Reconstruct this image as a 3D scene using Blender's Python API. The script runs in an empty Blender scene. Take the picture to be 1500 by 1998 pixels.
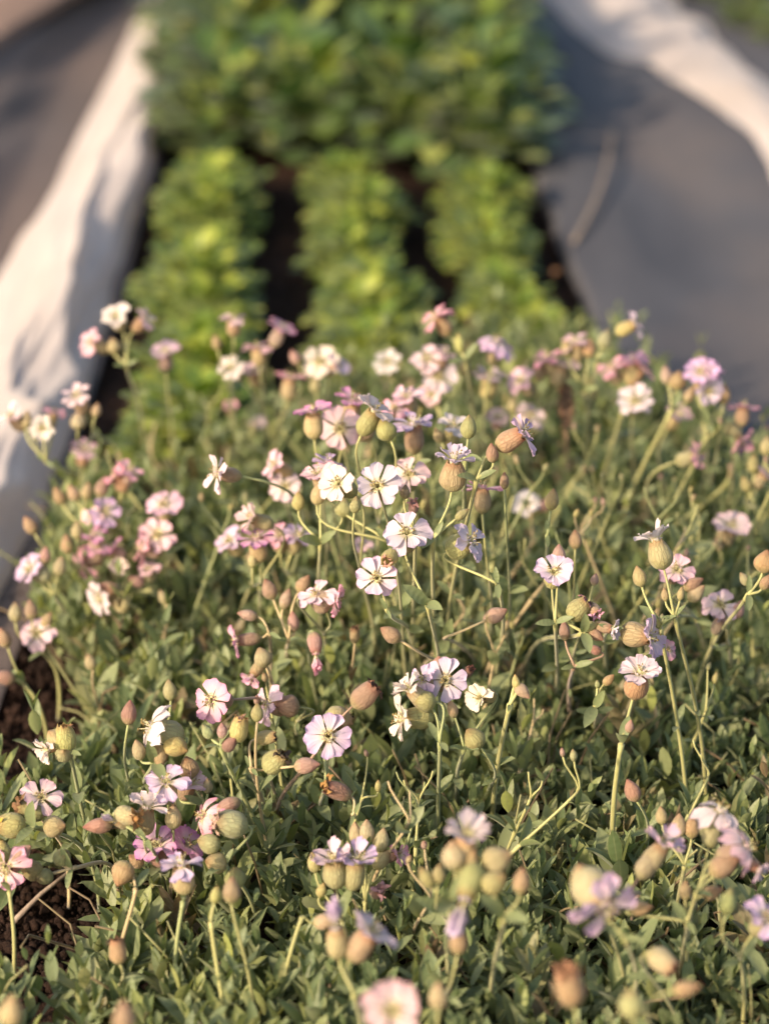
import bpy, math, random
import numpy as np
from mathutils import Vector, Matrix, Quaternion

R = math.radians
PI = math.pi
rng = random.Random(11)
nrng = np.random.default_rng(5)
scene = bpy.context.scene
COL = scene.collection

# ------------------------------------------------------------------ camera
CAM_H, PITCH, YAW, FOCAL = 0.79, R(23.5), R(2.7), 85.0
FPX = FOCAL / 24.0 * 1500.0
cam_d = bpy.data.cameras.new('camera')
cam = bpy.data.objects.new('camera', cam_d)
COL.objects.link(cam)
cam.location = (0, 0, CAM_H)
cam.rotation_euler = (PI / 2 - PITCH, 0, -YAW)
cam_d.sensor_fit = 'HORIZONTAL'
cam_d.sensor_width = 24.0
cam_d.lens = FOCAL
cam_d.clip_start = 0.02
cam_d.clip_end = 500
cam_d.dof.use_dof = True
cam_d.dof.focus_distance = 1.425
cam_d.dof.aperture_fstop = 4.3
cam_d.dof.aperture_blades = 0
scene.camera = cam

# ------------------------------------------------------------------ sky, sun, exposure
SUN_EL, SUN_AZ = R(27), math.atan2(-1.0, -0.8)      # azimuth of the sun measured from +Y towards +X
world = bpy.data.worlds.new('World')
scene.world = world
world.use_nodes = True
wt = world.node_tree
bg = wt.nodes['Background']
sky = wt.nodes.new('ShaderNodeTexSky')
sky.sky_type = 'NISHITA'
sky.sun_disc = False
sky.sun_elevation = SUN_EL
sky.sun_rotation = SUN_AZ
sky.air_density = 1.0
sky.dust_density = 3.5
sky.ozone_density = 0.35
wt.links.new(sky.outputs[0], bg.inputs[0])
bg.inputs[1].default_value = 0.15
sun_d = bpy.data.lights.new('sun', 'SUN')
sun = bpy.data.objects.new('sun', sun_d)
COL.objects.link(sun)
sun_d.energy = 3.5
sun_d.angle = R(1.5)
sun_d.color = (1.0, 0.77, 0.56)
sdir = Vector((math.sin(SUN_AZ) * math.cos(SUN_EL), math.cos(SUN_AZ) * math.cos(SUN_EL), math.sin(SUN_EL)))
sun.rotation_euler = (-sdir).to_track_quat('-Z', 'Y').to_euler()
scene.view_settings.view_transform = 'Standard'
scene.view_settings.look = 'None'
scene.view_settings.exposure = 0.98
scene.view_settings.gamma = 1.0
scene.render.engine = 'CYCLES'
scene.cycles.use_denoising = True
scene.cycles.max_bounces = 8
scene.cycles.transmission_bounces = 4

# ------------------------------------------------------------------ places on the ground, read from the photograph
cam_m = cam.rotation_euler.to_matrix()
RIGHT, UP, FWD = cam_m @ Vector((1, 0, 0)), cam_m @ Vector((0, 1, 0)), cam_m @ Vector((0, 0, -1))
CAM = Vector((0, 0, CAM_H))


def at(u, v, d):
    return CAM + FWD * d + RIGHT * ((u - 750) / FPX * d) - UP * ((v - 999) / FPX * d)


def depth_z(u, v, z):
    k = FWD.z - UP.z * ((v - 999) / FPX)
    return (z - CAM_H) / k


def at_z(u, v, z=0.0):
    return at(u, v, depth_z(u, v, z))


def wdir(r, u, t):
    return (RIGHT * r + UP * u - FWD * t).normalized()


# ------------------------------------------------------------------ noise
def _hash(ix, iy, seed):
    h = (ix.astype(np.int64) * 374761393 + iy.astype(np.int64) * 668265263 + seed * 974711) & 0x7fffffff
    h = ((h ^ (h >> 13)) * 1274126177) & 0x7fffffff
    return ((h ^ (h >> 16)) & 0xffff) / 65535.0


def vnoise(x, y, seed=0):
    x = np.asarray(x, float); y = np.asarray(y, float)
    ix, iy = np.floor(x), np.floor(y)
    fx, fy = x - ix, y - iy
    fx = fx * fx * (3 - 2 * fx); fy = fy * fy * (3 - 2 * fy)
    a, b = _hash(ix, iy, seed), _hash(ix + 1, iy, seed)
    c, d = _hash(ix, iy + 1, seed), _hash(ix + 1, iy + 1, seed)
    return (a * (1 - fx) + b * fx) * (1 - fy) + (c * (1 - fx) + d * fx) * fy


def fbm(x, y, seed=0, n=4):
    s, a, t = 0, 0.5, 0
    for i in range(n):
        s = s + a * vnoise(x * 2 ** i, y * 2 ** i, seed + i); t += a; a *= 0.5
    return s / t


# ------------------------------------------------------------------ mesh helpers
def link_mesh(name, me, parent=None):
    o = bpy.data.objects.new(name, me)
    COL.objects.link(o)
    if parent is not None:
        o.parent = parent
    return o


def make_mesh(name, verts, faces, mats, attrs=None, smooth=True, mat_idx=None):
    me = bpy.data.meshes.new(name)
    if isinstance(verts, np.ndarray) and isinstance(faces, np.ndarray):
        nv, nf, k = len(verts), len(faces), faces.shape[1]
        me.vertices.add(nv)
        me.vertices.foreach_set('co', verts.astype(np.float32).ravel())
        me.loops.add(nf * k)
        me.loops.foreach_set('vertex_index', faces.astype(np.int32).ravel())
        me.polygons.add(nf)
        me.polygons.foreach_set('loop_start', np.arange(0, nf * k, k, dtype=np.int32))
        me.update(calc_edges=True)
    else:
        me.from_pydata([tuple(v) for v in verts], [], faces)
    if smooth:
        me.polygons.foreach_set('use_smooth', np.ones(len(me.polygons), dtype=bool))
    if mat_idx is not None:
        me.polygons.foreach_set('material_index', np.asarray(mat_idx, dtype=np.int32))
    for k_, vals in (attrs or {}).items():
        a = me.attributes.new(k_, 'FLOAT', 'POINT')
        a.data.foreach_set('value', np.asarray(vals, dtype=np.float32))
    for m in (mats if isinstance(mats, (list, tuple)) else [mats]):
        me.materials.append(m)
    return me


def thing(name, label, cat, loc, group=None):
    o = bpy.data.objects.new(name, None)
    COL.objects.link(o)
    o.empty_display_size = 0.02
    o.location = loc
    o['label'] = label; o['category'] = cat
    if group:
        o['group'] = group
    return o


def tag(o, label=None, cat=None, group=None, kind=None):
    if label: o['label'] = label
    if cat: o['category'] = cat
    if group: o['group'] = group
    if kind: o['kind'] = kind
    return o


def copy_tree(o, parent=None):
    c = o.copy(); COL.objects.link(c)
    if parent is not None:
        c.parent = parent
    for ch in list(o.children):
        copy_tree(ch, c)
    return c


def bezier(a, b, c, d, n=12):
    out = []
    for i in range(n + 1):
        t = i / n; s = 1 - t
        out.append(a * s ** 3 + b * 3 * s * s * t + c * 3 * s * t * t + d * t ** 3)
    return out


class MB:
    """Collects geometry with per-vertex float attributes for ONE object."""
    def __init__(self):
        self.v, self.f, self.a, self.m = [], [], {}, []

    def add(self, verts, faces, mi=0, **attrs):
        o = len(self.v)
        self.v += [Vector(v) for v in verts]
        self.f += [tuple(i + o for i in f) for f in faces]
        self.m += [mi] * len(faces)
        for k in set(self.a) | set(attrs):
            if k not in self.a:
                self.a[k] = [0.0] * o
            self.a[k] += list(attrs.get(k, [0.0] * len(verts)))

    def tube(self, pts, r0, r1, n=6, mi=0, bulge=None):
        frames = []
        t = (pts[1] - pts[0]).normalized()
        x = t.orthogonal().normalized()
        for i, p in enumerate(pts):
            a = pts[max(i - 1, 0)]; b = pts[min(i + 1, len(pts) - 1)]
            t = (b - a).normalized()
            x = (x - t * x.dot(t)).normalized()
            frames.append((p, x.copy(), t.cross(x)))
        vs, fs, s_ = [], [], []
        m = len(pts)
        for i, (p, xx, yy) in enumerate(frames):
            q = i / (m - 1)
            r = r0 + (r1 - r0) * q
            if bulge: r *= bulge(q)
            for k in range(n):
                an = 2 * PI * k / n
                vs.append(p + xx * (r * math.cos(an)) + yy * (r * math.sin(an))); s_.append(q)
        for i in range(m - 1):
            for k in range(n):
                k2 = (k + 1) % n
                fs.append((i * n + k, i * n + k2, (i + 1) * n + k2, (i + 1) * n + k))
        fs.append(tuple(range(n - 1, -1, -1)))
        fs.append(tuple((m - 1) * n + k for k in range(n)))
        self.add(vs, fs, mi, s=s_)

    def mesh(self, name, mats):
        return make_mesh(name, self.v, self.f, mats, self.a, True, self.m)


# ------------------------------------------------------------------ materials
class NT:
    def __init__(self, name):
        self.m = bpy.data.materials.new(name)
        self.m.use_nodes = True
        self.t = self.m.node_tree
        self.b = self.t.nodes['Principled BSDF']
        self.out = self.t.nodes['Material Output']

    def n(self, typ, **kw):
        o = self.t.nodes.new(typ)
        for k, v in kw.items():
            setattr(o, k, v)
        return o

    def l(self, a, b):
        self.t.links.new(a, b)

    def attr(self, name):
        return self.n('ShaderNodeAttribute', attribute_name=name).outputs['Fac']

    def math(self, op, a, b=0.0, c=0.0):
        o = self.n('ShaderNodeMath', operation=op)
        for i, x in enumerate((a, b, c)):
            if isinstance(x, (int, float)): o.inputs[i].default_value = x
            else: self.l(x, o.inputs[i])
        return o.outputs[0]

    def ramp(self, fac, stops, interp='LINEAR'):
        o = self.n('ShaderNodeValToRGB')
        o.color_ramp.interpolation = interp
        e = o.color_ramp.elements
        while len(e) < len(stops): e.new(0.5)
        for i, (p, c) in enumerate(stops):
            e[i].position = p; e[i].color = (*c, 1)
        self.l(fac, o.inputs[0])
        return o.outputs[0]

    def mix(self, fac, a, b, mode='MIX'):
        o = self.n('ShaderNodeMix', data_type='RGBA', blend_type=mode)
        for i, x in ((0, fac), (6, a), (7, b)):
            if isinstance(x, (int, float)): o.inputs[i].default_value = x
            elif isinstance(x, tuple): o.inputs[i].default_value = (*x, 1)
            else: self.l(x, o.inputs[i])
        return o.outputs[2]

    def noise(self, scale, detail=3, vec=None, rough=0.5):
        o = self.n('ShaderNodeTexNoise')
        o.inputs['Scale'].default_value = scale
        o.inputs['Detail'].default_value = detail
        o.inputs['Roughness'].default_value = rough
        if vec is not None: self.l(vec, o.inputs['Vector'])
        return o.outputs['Fac']

    def pos(self, scale=(1, 1, 1)):
        g = self.n('ShaderNodeNewGeometry')
        mp = self.n('ShaderNodeMapping')
        mp.inputs['Scale'].default_value = scale
        self.l(g.outputs['Position'], mp.inputs['Vector'])
        return mp.outputs[0]

    def objco(self, scale=(1, 1, 1)):
        g = self.n('ShaderNodeTexCoord')
        mp = self.n('ShaderNodeMapping')
        mp.inputs['Scale'].default_value = scale
        self.l(g.outputs['Object'], mp.inputs['Vector'])
        return mp.outputs[0]

    def bump(self, h, strength=0.4, dist=0.001):
        o = self.n('ShaderNodeBump')
        o.inputs['Strength'].default_value = strength
        o.inputs['Distance'].default_value = dist
        self.l(h, o.inputs['Height'])
        self.l(o.outputs[0], self.b.inputs['Normal'])
        return o.outputs[0]

    def set(self, rough=0.6, spec=0.3, sheen=0.0):
        self.b.inputs['Roughness'].default_value = rough
        self.b.inputs['Specular IOR Level'].default_value = spec
        if sheen: self.b.inputs['Sheen Weight'].default_value = sheen

    def col(self, c):
        if isinstance(c, tuple): self.b.inputs['Base Color'].default_value = (*c, 1)
        else: self.l(c, self.b.inputs['Base Color'])

    def trans(self, c, f):
        tr = self.n('ShaderNodeBsdfTranslucent')
        if isinstance(c, tuple): tr.inputs[0].default_value = (*c, 1)
        else: self.l(c, tr.inputs[0])
        mx = self.n('ShaderNodeMixShader')
        mx.inputs[0].default_value = f
        self.l(self.b.outputs[0], mx.inputs[1]); self.l(tr.outputs[0], mx.inputs[2])
        self.l(mx.outputs[0], self.out.inputs[0])


def mat_petal():
    k = NT('petal')
    oc = k.n('ShaderNodeObjectInfo').outputs['Color']
    s, t = k.attr('s'), k.attr('t')
    vein = k.math('POWER', k.math('ABSOLUTE', k.math('COSINE', k.math('MULTIPLY', t, 9.0))), 6.0)
    vein = k.math('MULTIPLY', vein, k.math('MULTIPLY', k.math('SUBTRACT', 1.0, s), 0.16))
    base = k.mix(k.ramp(s, [(0.3, (0, 0, 0)), (1, (1, 1, 1))]), k.mix(0.55, oc, (0.70, 0.66, 0.56)), oc)
    base = k.mix(k.ramp(s, [(0.10, (1, 1, 1)), (0.34, (0, 0, 0))]), base, (0.62, 0.60, 0.30))
    base = k.mix(vein, base, k.mix(1.0, base, (0.72, 0.55, 0.72), 'MULTIPLY'))
    nz = k.noise(260, 3, k.objco())
    base = k.mix(k.math('MULTIPLY', nz, 0.22), base, k.mix(1.0, base, (0.86, 0.70, 0.80), 'MULTIPLY'))
    k.col(base); k.set(0.55, 0.25, 0.1)
    k.bump(k.math('ADD', k.math('COSINE', k.math('MULTIPLY', t, 14.0)), k.noise(500, 2, k.objco())), 0.16, 0.0005)
    k.trans(base, 0.36)
    return k.m


def mat_calyx():
    k = NT('calyx_skin')
    oc = k.n('ShaderNodeObjectInfo').outputs['Color']
    s, t = k.attr('s'), k.attr('t')
    rib = k.math('POWER', k.math('ABSOLUTE', k.math('COSINE', k.math('ADD', k.math('MULTIPLY', t, 10.0), k.math('MULTIPLY', k.noise(240, 2, k.objco()), 2.2)))), 18.0)
    rib = k.math('MULTIPLY', rib, 0.55)
    vo = k.n('ShaderNodeTexVoronoi', feature='DISTANCE_TO_EDGE')
    vo.inputs['Scale'].default_value = 420
    k.l(k.objco((1, 1, 0.55)), vo.inputs['Vector'])
    net = k.ramp(vo.outputs['Distance'], [(0.0, (1, 1, 1)), (0.12, (0, 0, 0))])
    pat = k.math('MAXIMUM', rib, k.math('MULTIPLY', net, 0.55))
    base = k.mix(k.ramp(s, [(0.0, (1, 1, 1)), (0.35, (0, 0, 0))]), oc, k.mix(0.55, oc, (0.42, 0.44, 0.16)))
    base = k.mix(k.ramp(s, [(0.72, (0, 0, 0)), (1.0, (0.7, 0.7, 0.7))]), base, k.mix(1.0, oc, (0.85, 0.52, 0.48), 'MULTIPLY'))
    base = k.mix(k.math('MULTIPLY', k.noise(130, 3, k.objco()), 0.5), base, k.mix(1.0, base, (0.80, 0.70, 0.58), 'MULTIPLY'))
    base = k.mix(k.math('MULTIPLY', pat, k.math('MULTIPLY', k.noise(220, 2, k.objco()), 0.95)), base, k.mix(1.0, base, (0.62, 0.42, 0.36), 'MULTIPLY'))
    k.col(base); k.set(0.55, 0.3, 0.15)
    k.bump(k.math('ADD', pat, k.math('MULTIPLY', k.noise(300, 3, k.objco()), 1.2)), 0.6, 0.0008)
    k.trans(base, 0.36)
    return k.m


def mat_stem():
    k = NT('stem_skin')
    oc = k.n('ShaderNodeObjectInfo').outputs['Color']
    nz = k.noise(60, 3, k.pos())
    base = k.mix(k.math('MULTIPLY', nz, 0.6), oc, k.mix(1.0, oc, (0.75, 0.62, 0.55), 'MULTIPLY'))
    k.col(base); k.set(0.5, 0.3, 0.2)
    k.bump(k.noise(900, 2, k.pos()), 0.2, 0.0004)
    return k.m


def mat_leaf(name, stops, rib, trans=0.28, rough=0.5, spec=0.35, edge=(0.20, 0.21, 0.09)):
    k = NT(name)
    r, t, s = k.attr('rnd'), k.attr('t'), k.attr('s')
    at_ = k.math('ABSOLUTE', t)
    base = k.ramp(r, stops)
    nz = k.noise(180, 3, k.pos())
    base = k.mix(k.math('MULTIPLY', nz, 0.45), base, k.mix(1.0, base, (0.62, 0.72, 0.55), 'MULTIPLY'))
    base = k.mix(k.ramp(at_, [(0.0, (0.55,) * 3), (0.16, (0, 0, 0))]), base, rib)
    base = k.mix(k.ramp(at_, [(0.86, (0, 0, 0)), (1.0, (0.55,) * 3)]), base, edge)
    g = k.n('ShaderNodeNewGeometry')
    base = k.mix(k.math('MULTIPLY', g.outputs['Backfacing'], 0.4), base, k.mix(0.5, base, (0.15, 0.18, 0.10)))
    k.col(base); k.set(rough, spec, 0.1)
    k.bump(k.math('ADD', k.noise(420, 2, k.pos()), k.math('MULTIPLY', k.math('COSINE', k.math('MULTIPLY', s, 34.0)), 0.25)), 0.25, 0.0008)
    k.trans(k.mix(1.0, base, (1.25, 1.2, 0.55), 'MULTIPLY'), trans)
    return k.m


def mat_simple(name, c0, c1, scale, rough=0.8, spec=0.2, bump=0.4, bscale=None, bdist=0.001):
    k = NT(name)
    p = k.pos()
    k.col(k.ramp(k.noise(scale, 5, p), [(0.3, c0), (0.7, c1)])); k.set(rough, spec)
    k.bump(k.noise(bscale or scale * 6, 4, p), bump, bdist)
    return k.m


def mat_object(name, rough=0.7, bump=0.5):
    k = NT(name)
    oc = k.n('ShaderNodeObjectInfo').outputs['Color']
    nz = k.noise(350, 4, k.objco())
    k.col(k.mix(nz, oc, k.mix(1.0, oc, (0.35, 0.3, 0.28), 'MULTIPLY'))); k.set(rough, 0.2)
    k.bump(nz, bump, 0.0008)
    return k.m


def mat_soil():
    k = NT('soil')
    p = k.pos()
    c = k.ramp(k.noise(9, 6, p, 0.6), [(0.3, (0.014, 0.009, 0.007)), (0.55, (0.034, 0.020, 0.014)), (0.8, (0.085, 0.048, 0.034))])
    g = k.noise(240, 4, p, 0.7)
    k.col(k.mix(k.math('MULTIPLY', g, 0.7), c, k.mix(1.0, c, (0.35, 0.33, 0.32), 'MULTIPLY'))); k.set(0.95, 0.1)
    k.bump(k.noise(160, 6, p, 0.7), 0.9, 0.006)
    return k.m


def mat_woven(name, c0, c1, dust, dustpos=(0.48, 0.72)):
    k = NT(name)
    p = k.pos((1, 0.35, 1))
    base = k.ramp(k.noise(14, 4, p), [(0.3, c0), (0.7, c1)])
    d = k.ramp(k.noise(2.6, 4, k.pos((1.0, 0.6, 1))), [(dustpos[0], (0, 0, 0)), (dustpos[1], (1, 1, 1))])
    base = k.mix(k.math('MULTIPLY', d, 0.75), base, dust)
    w = k.n('ShaderNodeTexWave', bands_direction='X'); w.inputs['Scale'].default_value = 160
    w2 = k.n('ShaderNodeTexWave', bands_direction='Y'); w2.inputs['Scale'].default_value = 160
    k.l(k.pos(), w.inputs['Vector']); k.l(k.pos(), w2.inputs['Vector'])
    wv = k.math('MULTIPLY', w.outputs['Fac'], w2.outputs['Fac'])
    base = k.mix(k.math('MULTIPLY', wv, 0.25), base, k.mix(1.0, base, (0.6, 0.6, 0.6), 'MULTIPLY'))
    k.col(base); k.set(0.75, 0.2)
    k.bump(k.math('ADD', wv, k.noise(60, 3, k.pos())), 0.3, 0.001)
    return k.m


def mat_fleece():
    k = NT('fleece')
    p = k.pos((1, 0.4, 1))
    base = k.ramp(k.noise(20, 5, p), [(0.3, (0.60, 0.53, 0.48)), (0.7, (0.70, 0.63, 0.575))])
    base = k.mix(k.ramp(k.noise(5, 4, k.pos()), [(0.55, (0, 0, 0)), (0.8, (0.5,) * 3)]), base, (0.52, 0.44, 0.36))
    k.col(base); k.set(0.85, 0.15, 0.2)
    k.bump(k.noise(120, 4, k.pos((1, 0.3, 1))), 0.3, 0.002)
    k.trans(base, 0.42)
    return k.m


M_PETAL, M_CALYX, M_STEM = mat_petal(), mat_calyx(), mat_stem()
M_WITHER = mat_object('withered_petal')
M_ANTHER = mat_simple('anther', (0.16, 0.11, 0.05), (0.34, 0.26, 0.10), 900)
M_FILAMENT = mat_simple('filament', (0.55, 0.52, 0.28), (0.70, 0.66, 0.42), 600)
M_MAT = mat_leaf('campion_leaf', [(0.0, (0.105, 0.15, 0.060)), (0.35, (0.18, 0.225, 0.098)), (0.62, (0.25, 0.28, 0.138)),
                                  (0.82, (0.29, 0.32, 0.09)), (0.95, (0.33, 0.32, 0.155)), (0.975, (0.21, 0.15, 0.085)), (1.0, (0.16, 0.10, 0.06))],
                 (0.22, 0.24, 0.12), 0.34)
M_SEED = mat_leaf('seedling_leaf', [(0.0, (0.05, 0.12, 0.004)), (0.45, (0.18, 0.26, 0.008)), (1.0, (0.46, 0.48, 0.06))],
                  (0.20, 0.25, 0.04), 0.38, 0.42, 0.3, (0.16, 0.22, 0.02))
M_TALL = mat_leaf('broad_leaf', [(0.0, (0.008, 0.034, 0.003)), (0.55, (0.042, 0.110, 0.004)), (0.82, (0.15, 0.22, 0.010)), (1.0, (0.38, 0.40, 0.08))],
                  (0.12, 0.17, 0.03), 0.30, 0.42, 0.35, (0.08, 0.14, 0.03))
M_PSTEM = mat_simple('plant_stem', (0.09, 0.14, 0.03), (0.16, 0.2, 0.06), 60)
M_SOIL = mat_soil()
M_GREY = mat_woven('grey_weave', (0.052, 0.053, 0.060), (0.074, 0.074, 0.081), (0.14, 0.112, 0.095))
M_BROWN = mat_woven('dusty_weave', (0.075, 0.064, 0.060), (0.11, 0.093, 0.086), (0.15, 0.11, 0.088), (0.4, 0.65))
M_FLEECE = mat_fleece()
M_TWIG = mat_simple('dry_twig', (0.17, 0.13, 0.10), (0.32, 0.26, 0.20), 80)

# ------------------------------------------------------------------ ground: one soil sheet to the horizon
def axis(lo, hi, step, far):
    a = list(np.arange(lo, hi, step))
    s, x = step, a[-1]
    while x < far:
        s *= 1.35; x += s; a.append(x)
    s, x = step, a[0]
    while x > -far:
        s *= 1.35; x -= s; a.insert(0, x)
    return np.array(a)


def grid_mesh(name, X, Y, Z, mat, attrs=None):
    n, m = X.shape
    v = np.stack([X, Y, Z], -1).reshape(-1, 3)
    i = np.arange(n * m).reshape(n, m)
    f = np.stack([i[:-1, :-1], i[:-1, 1:], i[1:, 1:], i[1:, :-1]], -1).reshape(-1, 4)
    return make_mesh(name, v, f, mat, attrs)


hole_px = [(60, 1470, .035), (110, 1800, .035), (600, 1660, .02), (1010, 1560, .018), (700, 1330, .018)]
holes = [(at_z(u, v, 0.01), r) for u, v, r in hole_px]
gx, gy = np.meshgrid(axis(-0.7, 0.9, 0.008, 90), axis(0.7, 4.2, 0.012, 90))
gz = (fbm(gx * 9, gy * 9, 3) - 0.5) * 0.016 + (fbm(gx * 45, gy * 45, 9, 3) - 0.5) * 0.010 + (vnoise(gx * 120, gy * 120, 4) - 0.5) * 0.004
gz -= 0.006
o = link_mesh('soil', grid_mesh('soil', gx, gy, gz, M_SOIL))
tag(o, 'dark reddish brown crumbly soil of the garden beds', 'soil', kind='structure')

# loose crumbs of soil in the bare gap left of the mat and between the rows
def ico():
    t = (1 + 5 ** .5) / 2
    v = np.array([(-1, t, 0), (1, t, 0), (-1, -t, 0), (1, -t, 0), (0, -1, t), (0, 1, t), (0, -1, -t), (0, 1, -t), (t, 0, -1), (t, 0, 1), (-t, 0, -1), (-t, 0, 1)], float)
    v /= np.linalg.norm(v[0])
    f = np.array([(0, 11, 5), (0, 5, 1), (0, 1, 7), (0, 7, 10), (0, 10, 11), (1, 5, 9), (5, 11, 4), (11, 10, 2), (10, 7, 6), (7, 1, 8), (3, 9, 4), (3, 4, 2), (3, 2, 6), (3, 6, 8), (3, 8, 9), (4, 9, 5), (2, 4, 11), (6, 2, 10), (8, 6, 7), (9, 8, 1)])
    return v, f


iv, if_ = ico()
cv, cf, off = [], [], 0
for i in range(9000):
    if i < 6000:
        c = at_z(rng.uniform(-150, 260), rng.uniform(1080, 1960))
    else:
        y_ = rng.uniform(1.75, 2.9); c = Vector((rng.uniform(-0.14, 0.30), y_, 0))
    r = 0.0007 + 0.0032 * rng.random() ** 4
    d = iv * r * (0.7 + 0.6 * nrng.random((12, 1)))
    cv.append(d + np.array([c.x, c.y, 0.001 + r * 0.3])); cf.append(if_ + off); off += 12
o = link_mesh('soil_crumbs', make_mesh('soil_crumbs', np.concatenate(cv), np.concatenate(cf), M_SOIL, smooth=False))
tag(o, 'loose dark crumbs of soil lying on the bare bed', 'soil', kind='stuff')

# ------------------------------------------------------------------ weed fabric paths
def strip_mesh(name, edge, side, width, mat, seed, amp, ny=150, nx=90, extra=None, flat=0):
    """A sheet that starts on a bed edge (list of ground points) and runs WIDTH to one side."""
    E = np.array([[p.x, p.y] for p in edge])
    yy = np.linspace(E[:, 1].min(), E[:, 1].max(), ny)
    o_ = np.argsort(E[:, 1]); ex = np.interp(yy, E[o_, 1], E[o_, 0])
    u = np.linspace(0, 1, nx) ** 1.3
    X = ex[:, None] + side * width * u[None, :] + (0.008 * (fbm(yy * 6, yy * 0, seed) - .5))[:, None]
    Y = np.repeat(yy[:, None], nx, 1)
    Z = 0.014 + amp * (fbm(X * 9, Y * 2.2, seed) - 0.3) + 0.5 * amp * np.sin((X * 40 + 3 * fbm(X * 3, Y * 2, seed + 3)) ) * fbm(X * 4, Y * 3, seed + 5)
    if extra is not None: Z = Z + extra(X, Y)
    if flat:
        Z = 0.003 + (Z - 0.003) * np.clip((np.abs(X - ex[:, None]) - flat) / 0.05, 0.12, 1)
    Z[:, 0] = 0.004
    return grid_mesh(name, X, Y, Z, mat)


pA, pB = at_z(1060, 400), at_z(1150, 640)
sl = (pB.x - pA.x) / (pB.y - pA.y)
redge = [Vector((pA.x + sl * (y - pA.y) * .6, y, 0)) for y in (0.6, 1.2, 1.6, 2.0, 2.6, 3.4, 5.0, 7.0)]
o = link_mesh('path_fabric', strip_mesh('path_fabric', redge, 1, 1.15, M_GREY, 21, 0.010))
tag(o, 'slate grey woven weed fabric laid as a path along the bed', 'weed fabric', kind='thing')

qA, qB = at_z(294, 385), at_z(186, 760)
ql = (qB.x - qA.x) / (qB.y - qA.y)
ledge = [Vector((qA.x + ql * (y - qA.y), y, 0)) for y in (0.6, 1.2, 1.6, 2.0, 2.6, 3.4, 5.0, 7.0)]
rid0, rid1 = at_z(0, 165), at_z(210, 10)
def ridge(X, Y):
    d = X - (rid0.x + (Y - rid0.y) * (rid1.x - rid0.x) / (rid1.y - rid0.y))
    return 0.016 * np.exp(-(d / 0.03) ** 2) + sum(a * np.exp(-((d - o_ - 0.02 * np.sin(Y * 3 + o_ * 50)) / w_) ** 2) for o_, w_, a in ((.07, .014, .012), (.11, .02, .014), (.16, .012, .010), (-.06, .02, .012), (-.15, .03, .016)))
o = link_mesh('ground_sheet', strip_mesh('ground_sheet', ledge, -1, 1.4, M_BROWN, 33, 0.014, nx=160, extra=ridge, flat=0.13))
tag(o, 'creased dusty brown ground sheet beyond the bunched white fleece', 'ground sheet', kind='thing')

kx = (rid1.x - rid0.x) / (rid1.y - rid0.y)
sedge = [Vector((rid0.x + kx * (y - rid0.y), y, 0)) for y in (1.5, 2.0, 2.6, 3.4, 4.5, 6.5)]
M_RUST = mat_woven('brown_weave', (0.15, 0.105, 0.08), (0.21, 0.145, 0.11), (0.26, 0.17, 0.12))
o = link_mesh('brown_sheet', strip_mesh('brown_sheet', sedge, -1, 0.9, M_RUST, 43, 0.010))
for v_ in o.data.vertices: v_.co.z += 0.034
tag(o, 'warm brown sheet overlapping the darker grey brown one in the far corner', 'ground sheet', kind='thing')

# ------------------------------------------------------------------ bunched white row covers
def bundle(name, pairs, h, seed, ny=260, nx=90, nf=5.0, zl=0.03, skew=1.12, amp=.36):
    L = np.array([list(at_z(*a, zl))[:2] for a, b in pairs]); Rr = np.array([list(at_z(*b, 0.0))[:2] for a, b in pairs])
    q = np.linspace(0, 1, len(pairs)); qq = np.linspace(0, 1, ny)
    def sm(a):
        r = np.stack([np.interp(qq, q, a[:, k]) for k in (0, 1)], -1)
        kern = np.ones(15) / 15
        for k in (0, 1):
            pad = np.concatenate([np.full(7, r[0, k]), r[:, k], np.full(7, r[-1, k])])
            r[:, k] = np.convolve(pad, kern, 'valid')
        return r
    L, Rr = sm(L), sm(Rr)
    s = np.linspace(0, 1, nx)[None, :]; qv = qq[:, None]
    prof = np.clip(np.sin(PI * s ** skew), 0, 1) ** 0.8
    fold = np.zeros((ny, nx))
    lw = (s - .5)
    warp = 0.25 * (fbm(qv * 7 + 0 * s, s * 2.0 + 0 * qv, seed) - .5) + 0.12 * (fbm(qv * 16, s * 3, seed + 1) - .5)
    for k, a in ((nf * .45, .5), (nf, .32), (nf * 2.3, .10), (nf * 5, .04)):
        fold += a * (1 - np.abs(np.sin(PI * (k * (s + warp) + 3 * vnoise(qv * 5, 0 * qv, seed + int(k * 7))))) * 1.6)
    hh = h * (0.75 + 0.6 * fbm(qv * 6, 0 * qv, seed + 20))
    Z = hh * prof * (1 + amp * fold) + 0.008 * np.clip(prof * 4, 0, 1) - 0.004
    P = L[:, None, :] * (1 - s[..., None]) + Rr[:, None, :] * s[..., None]
    dxy = (Rr - L); dxy /= np.linalg.norm(dxy, axis=1)[:, None]
    wob = 0.02 * (fbm(qv * 14, s * 1.5, seed + 40) - .5) + 0.018 * prof * fold
    P = P + dxy[:, None, :] * wob[..., None]
    Z = Z + 0.003 * prof * (fbm(qv * 40, s * 7, seed + 50) - .5)
    return link_mesh(name, grid_mesh(name, P[..., 0], P[..., 1], Z, M_FLEECE))


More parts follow.
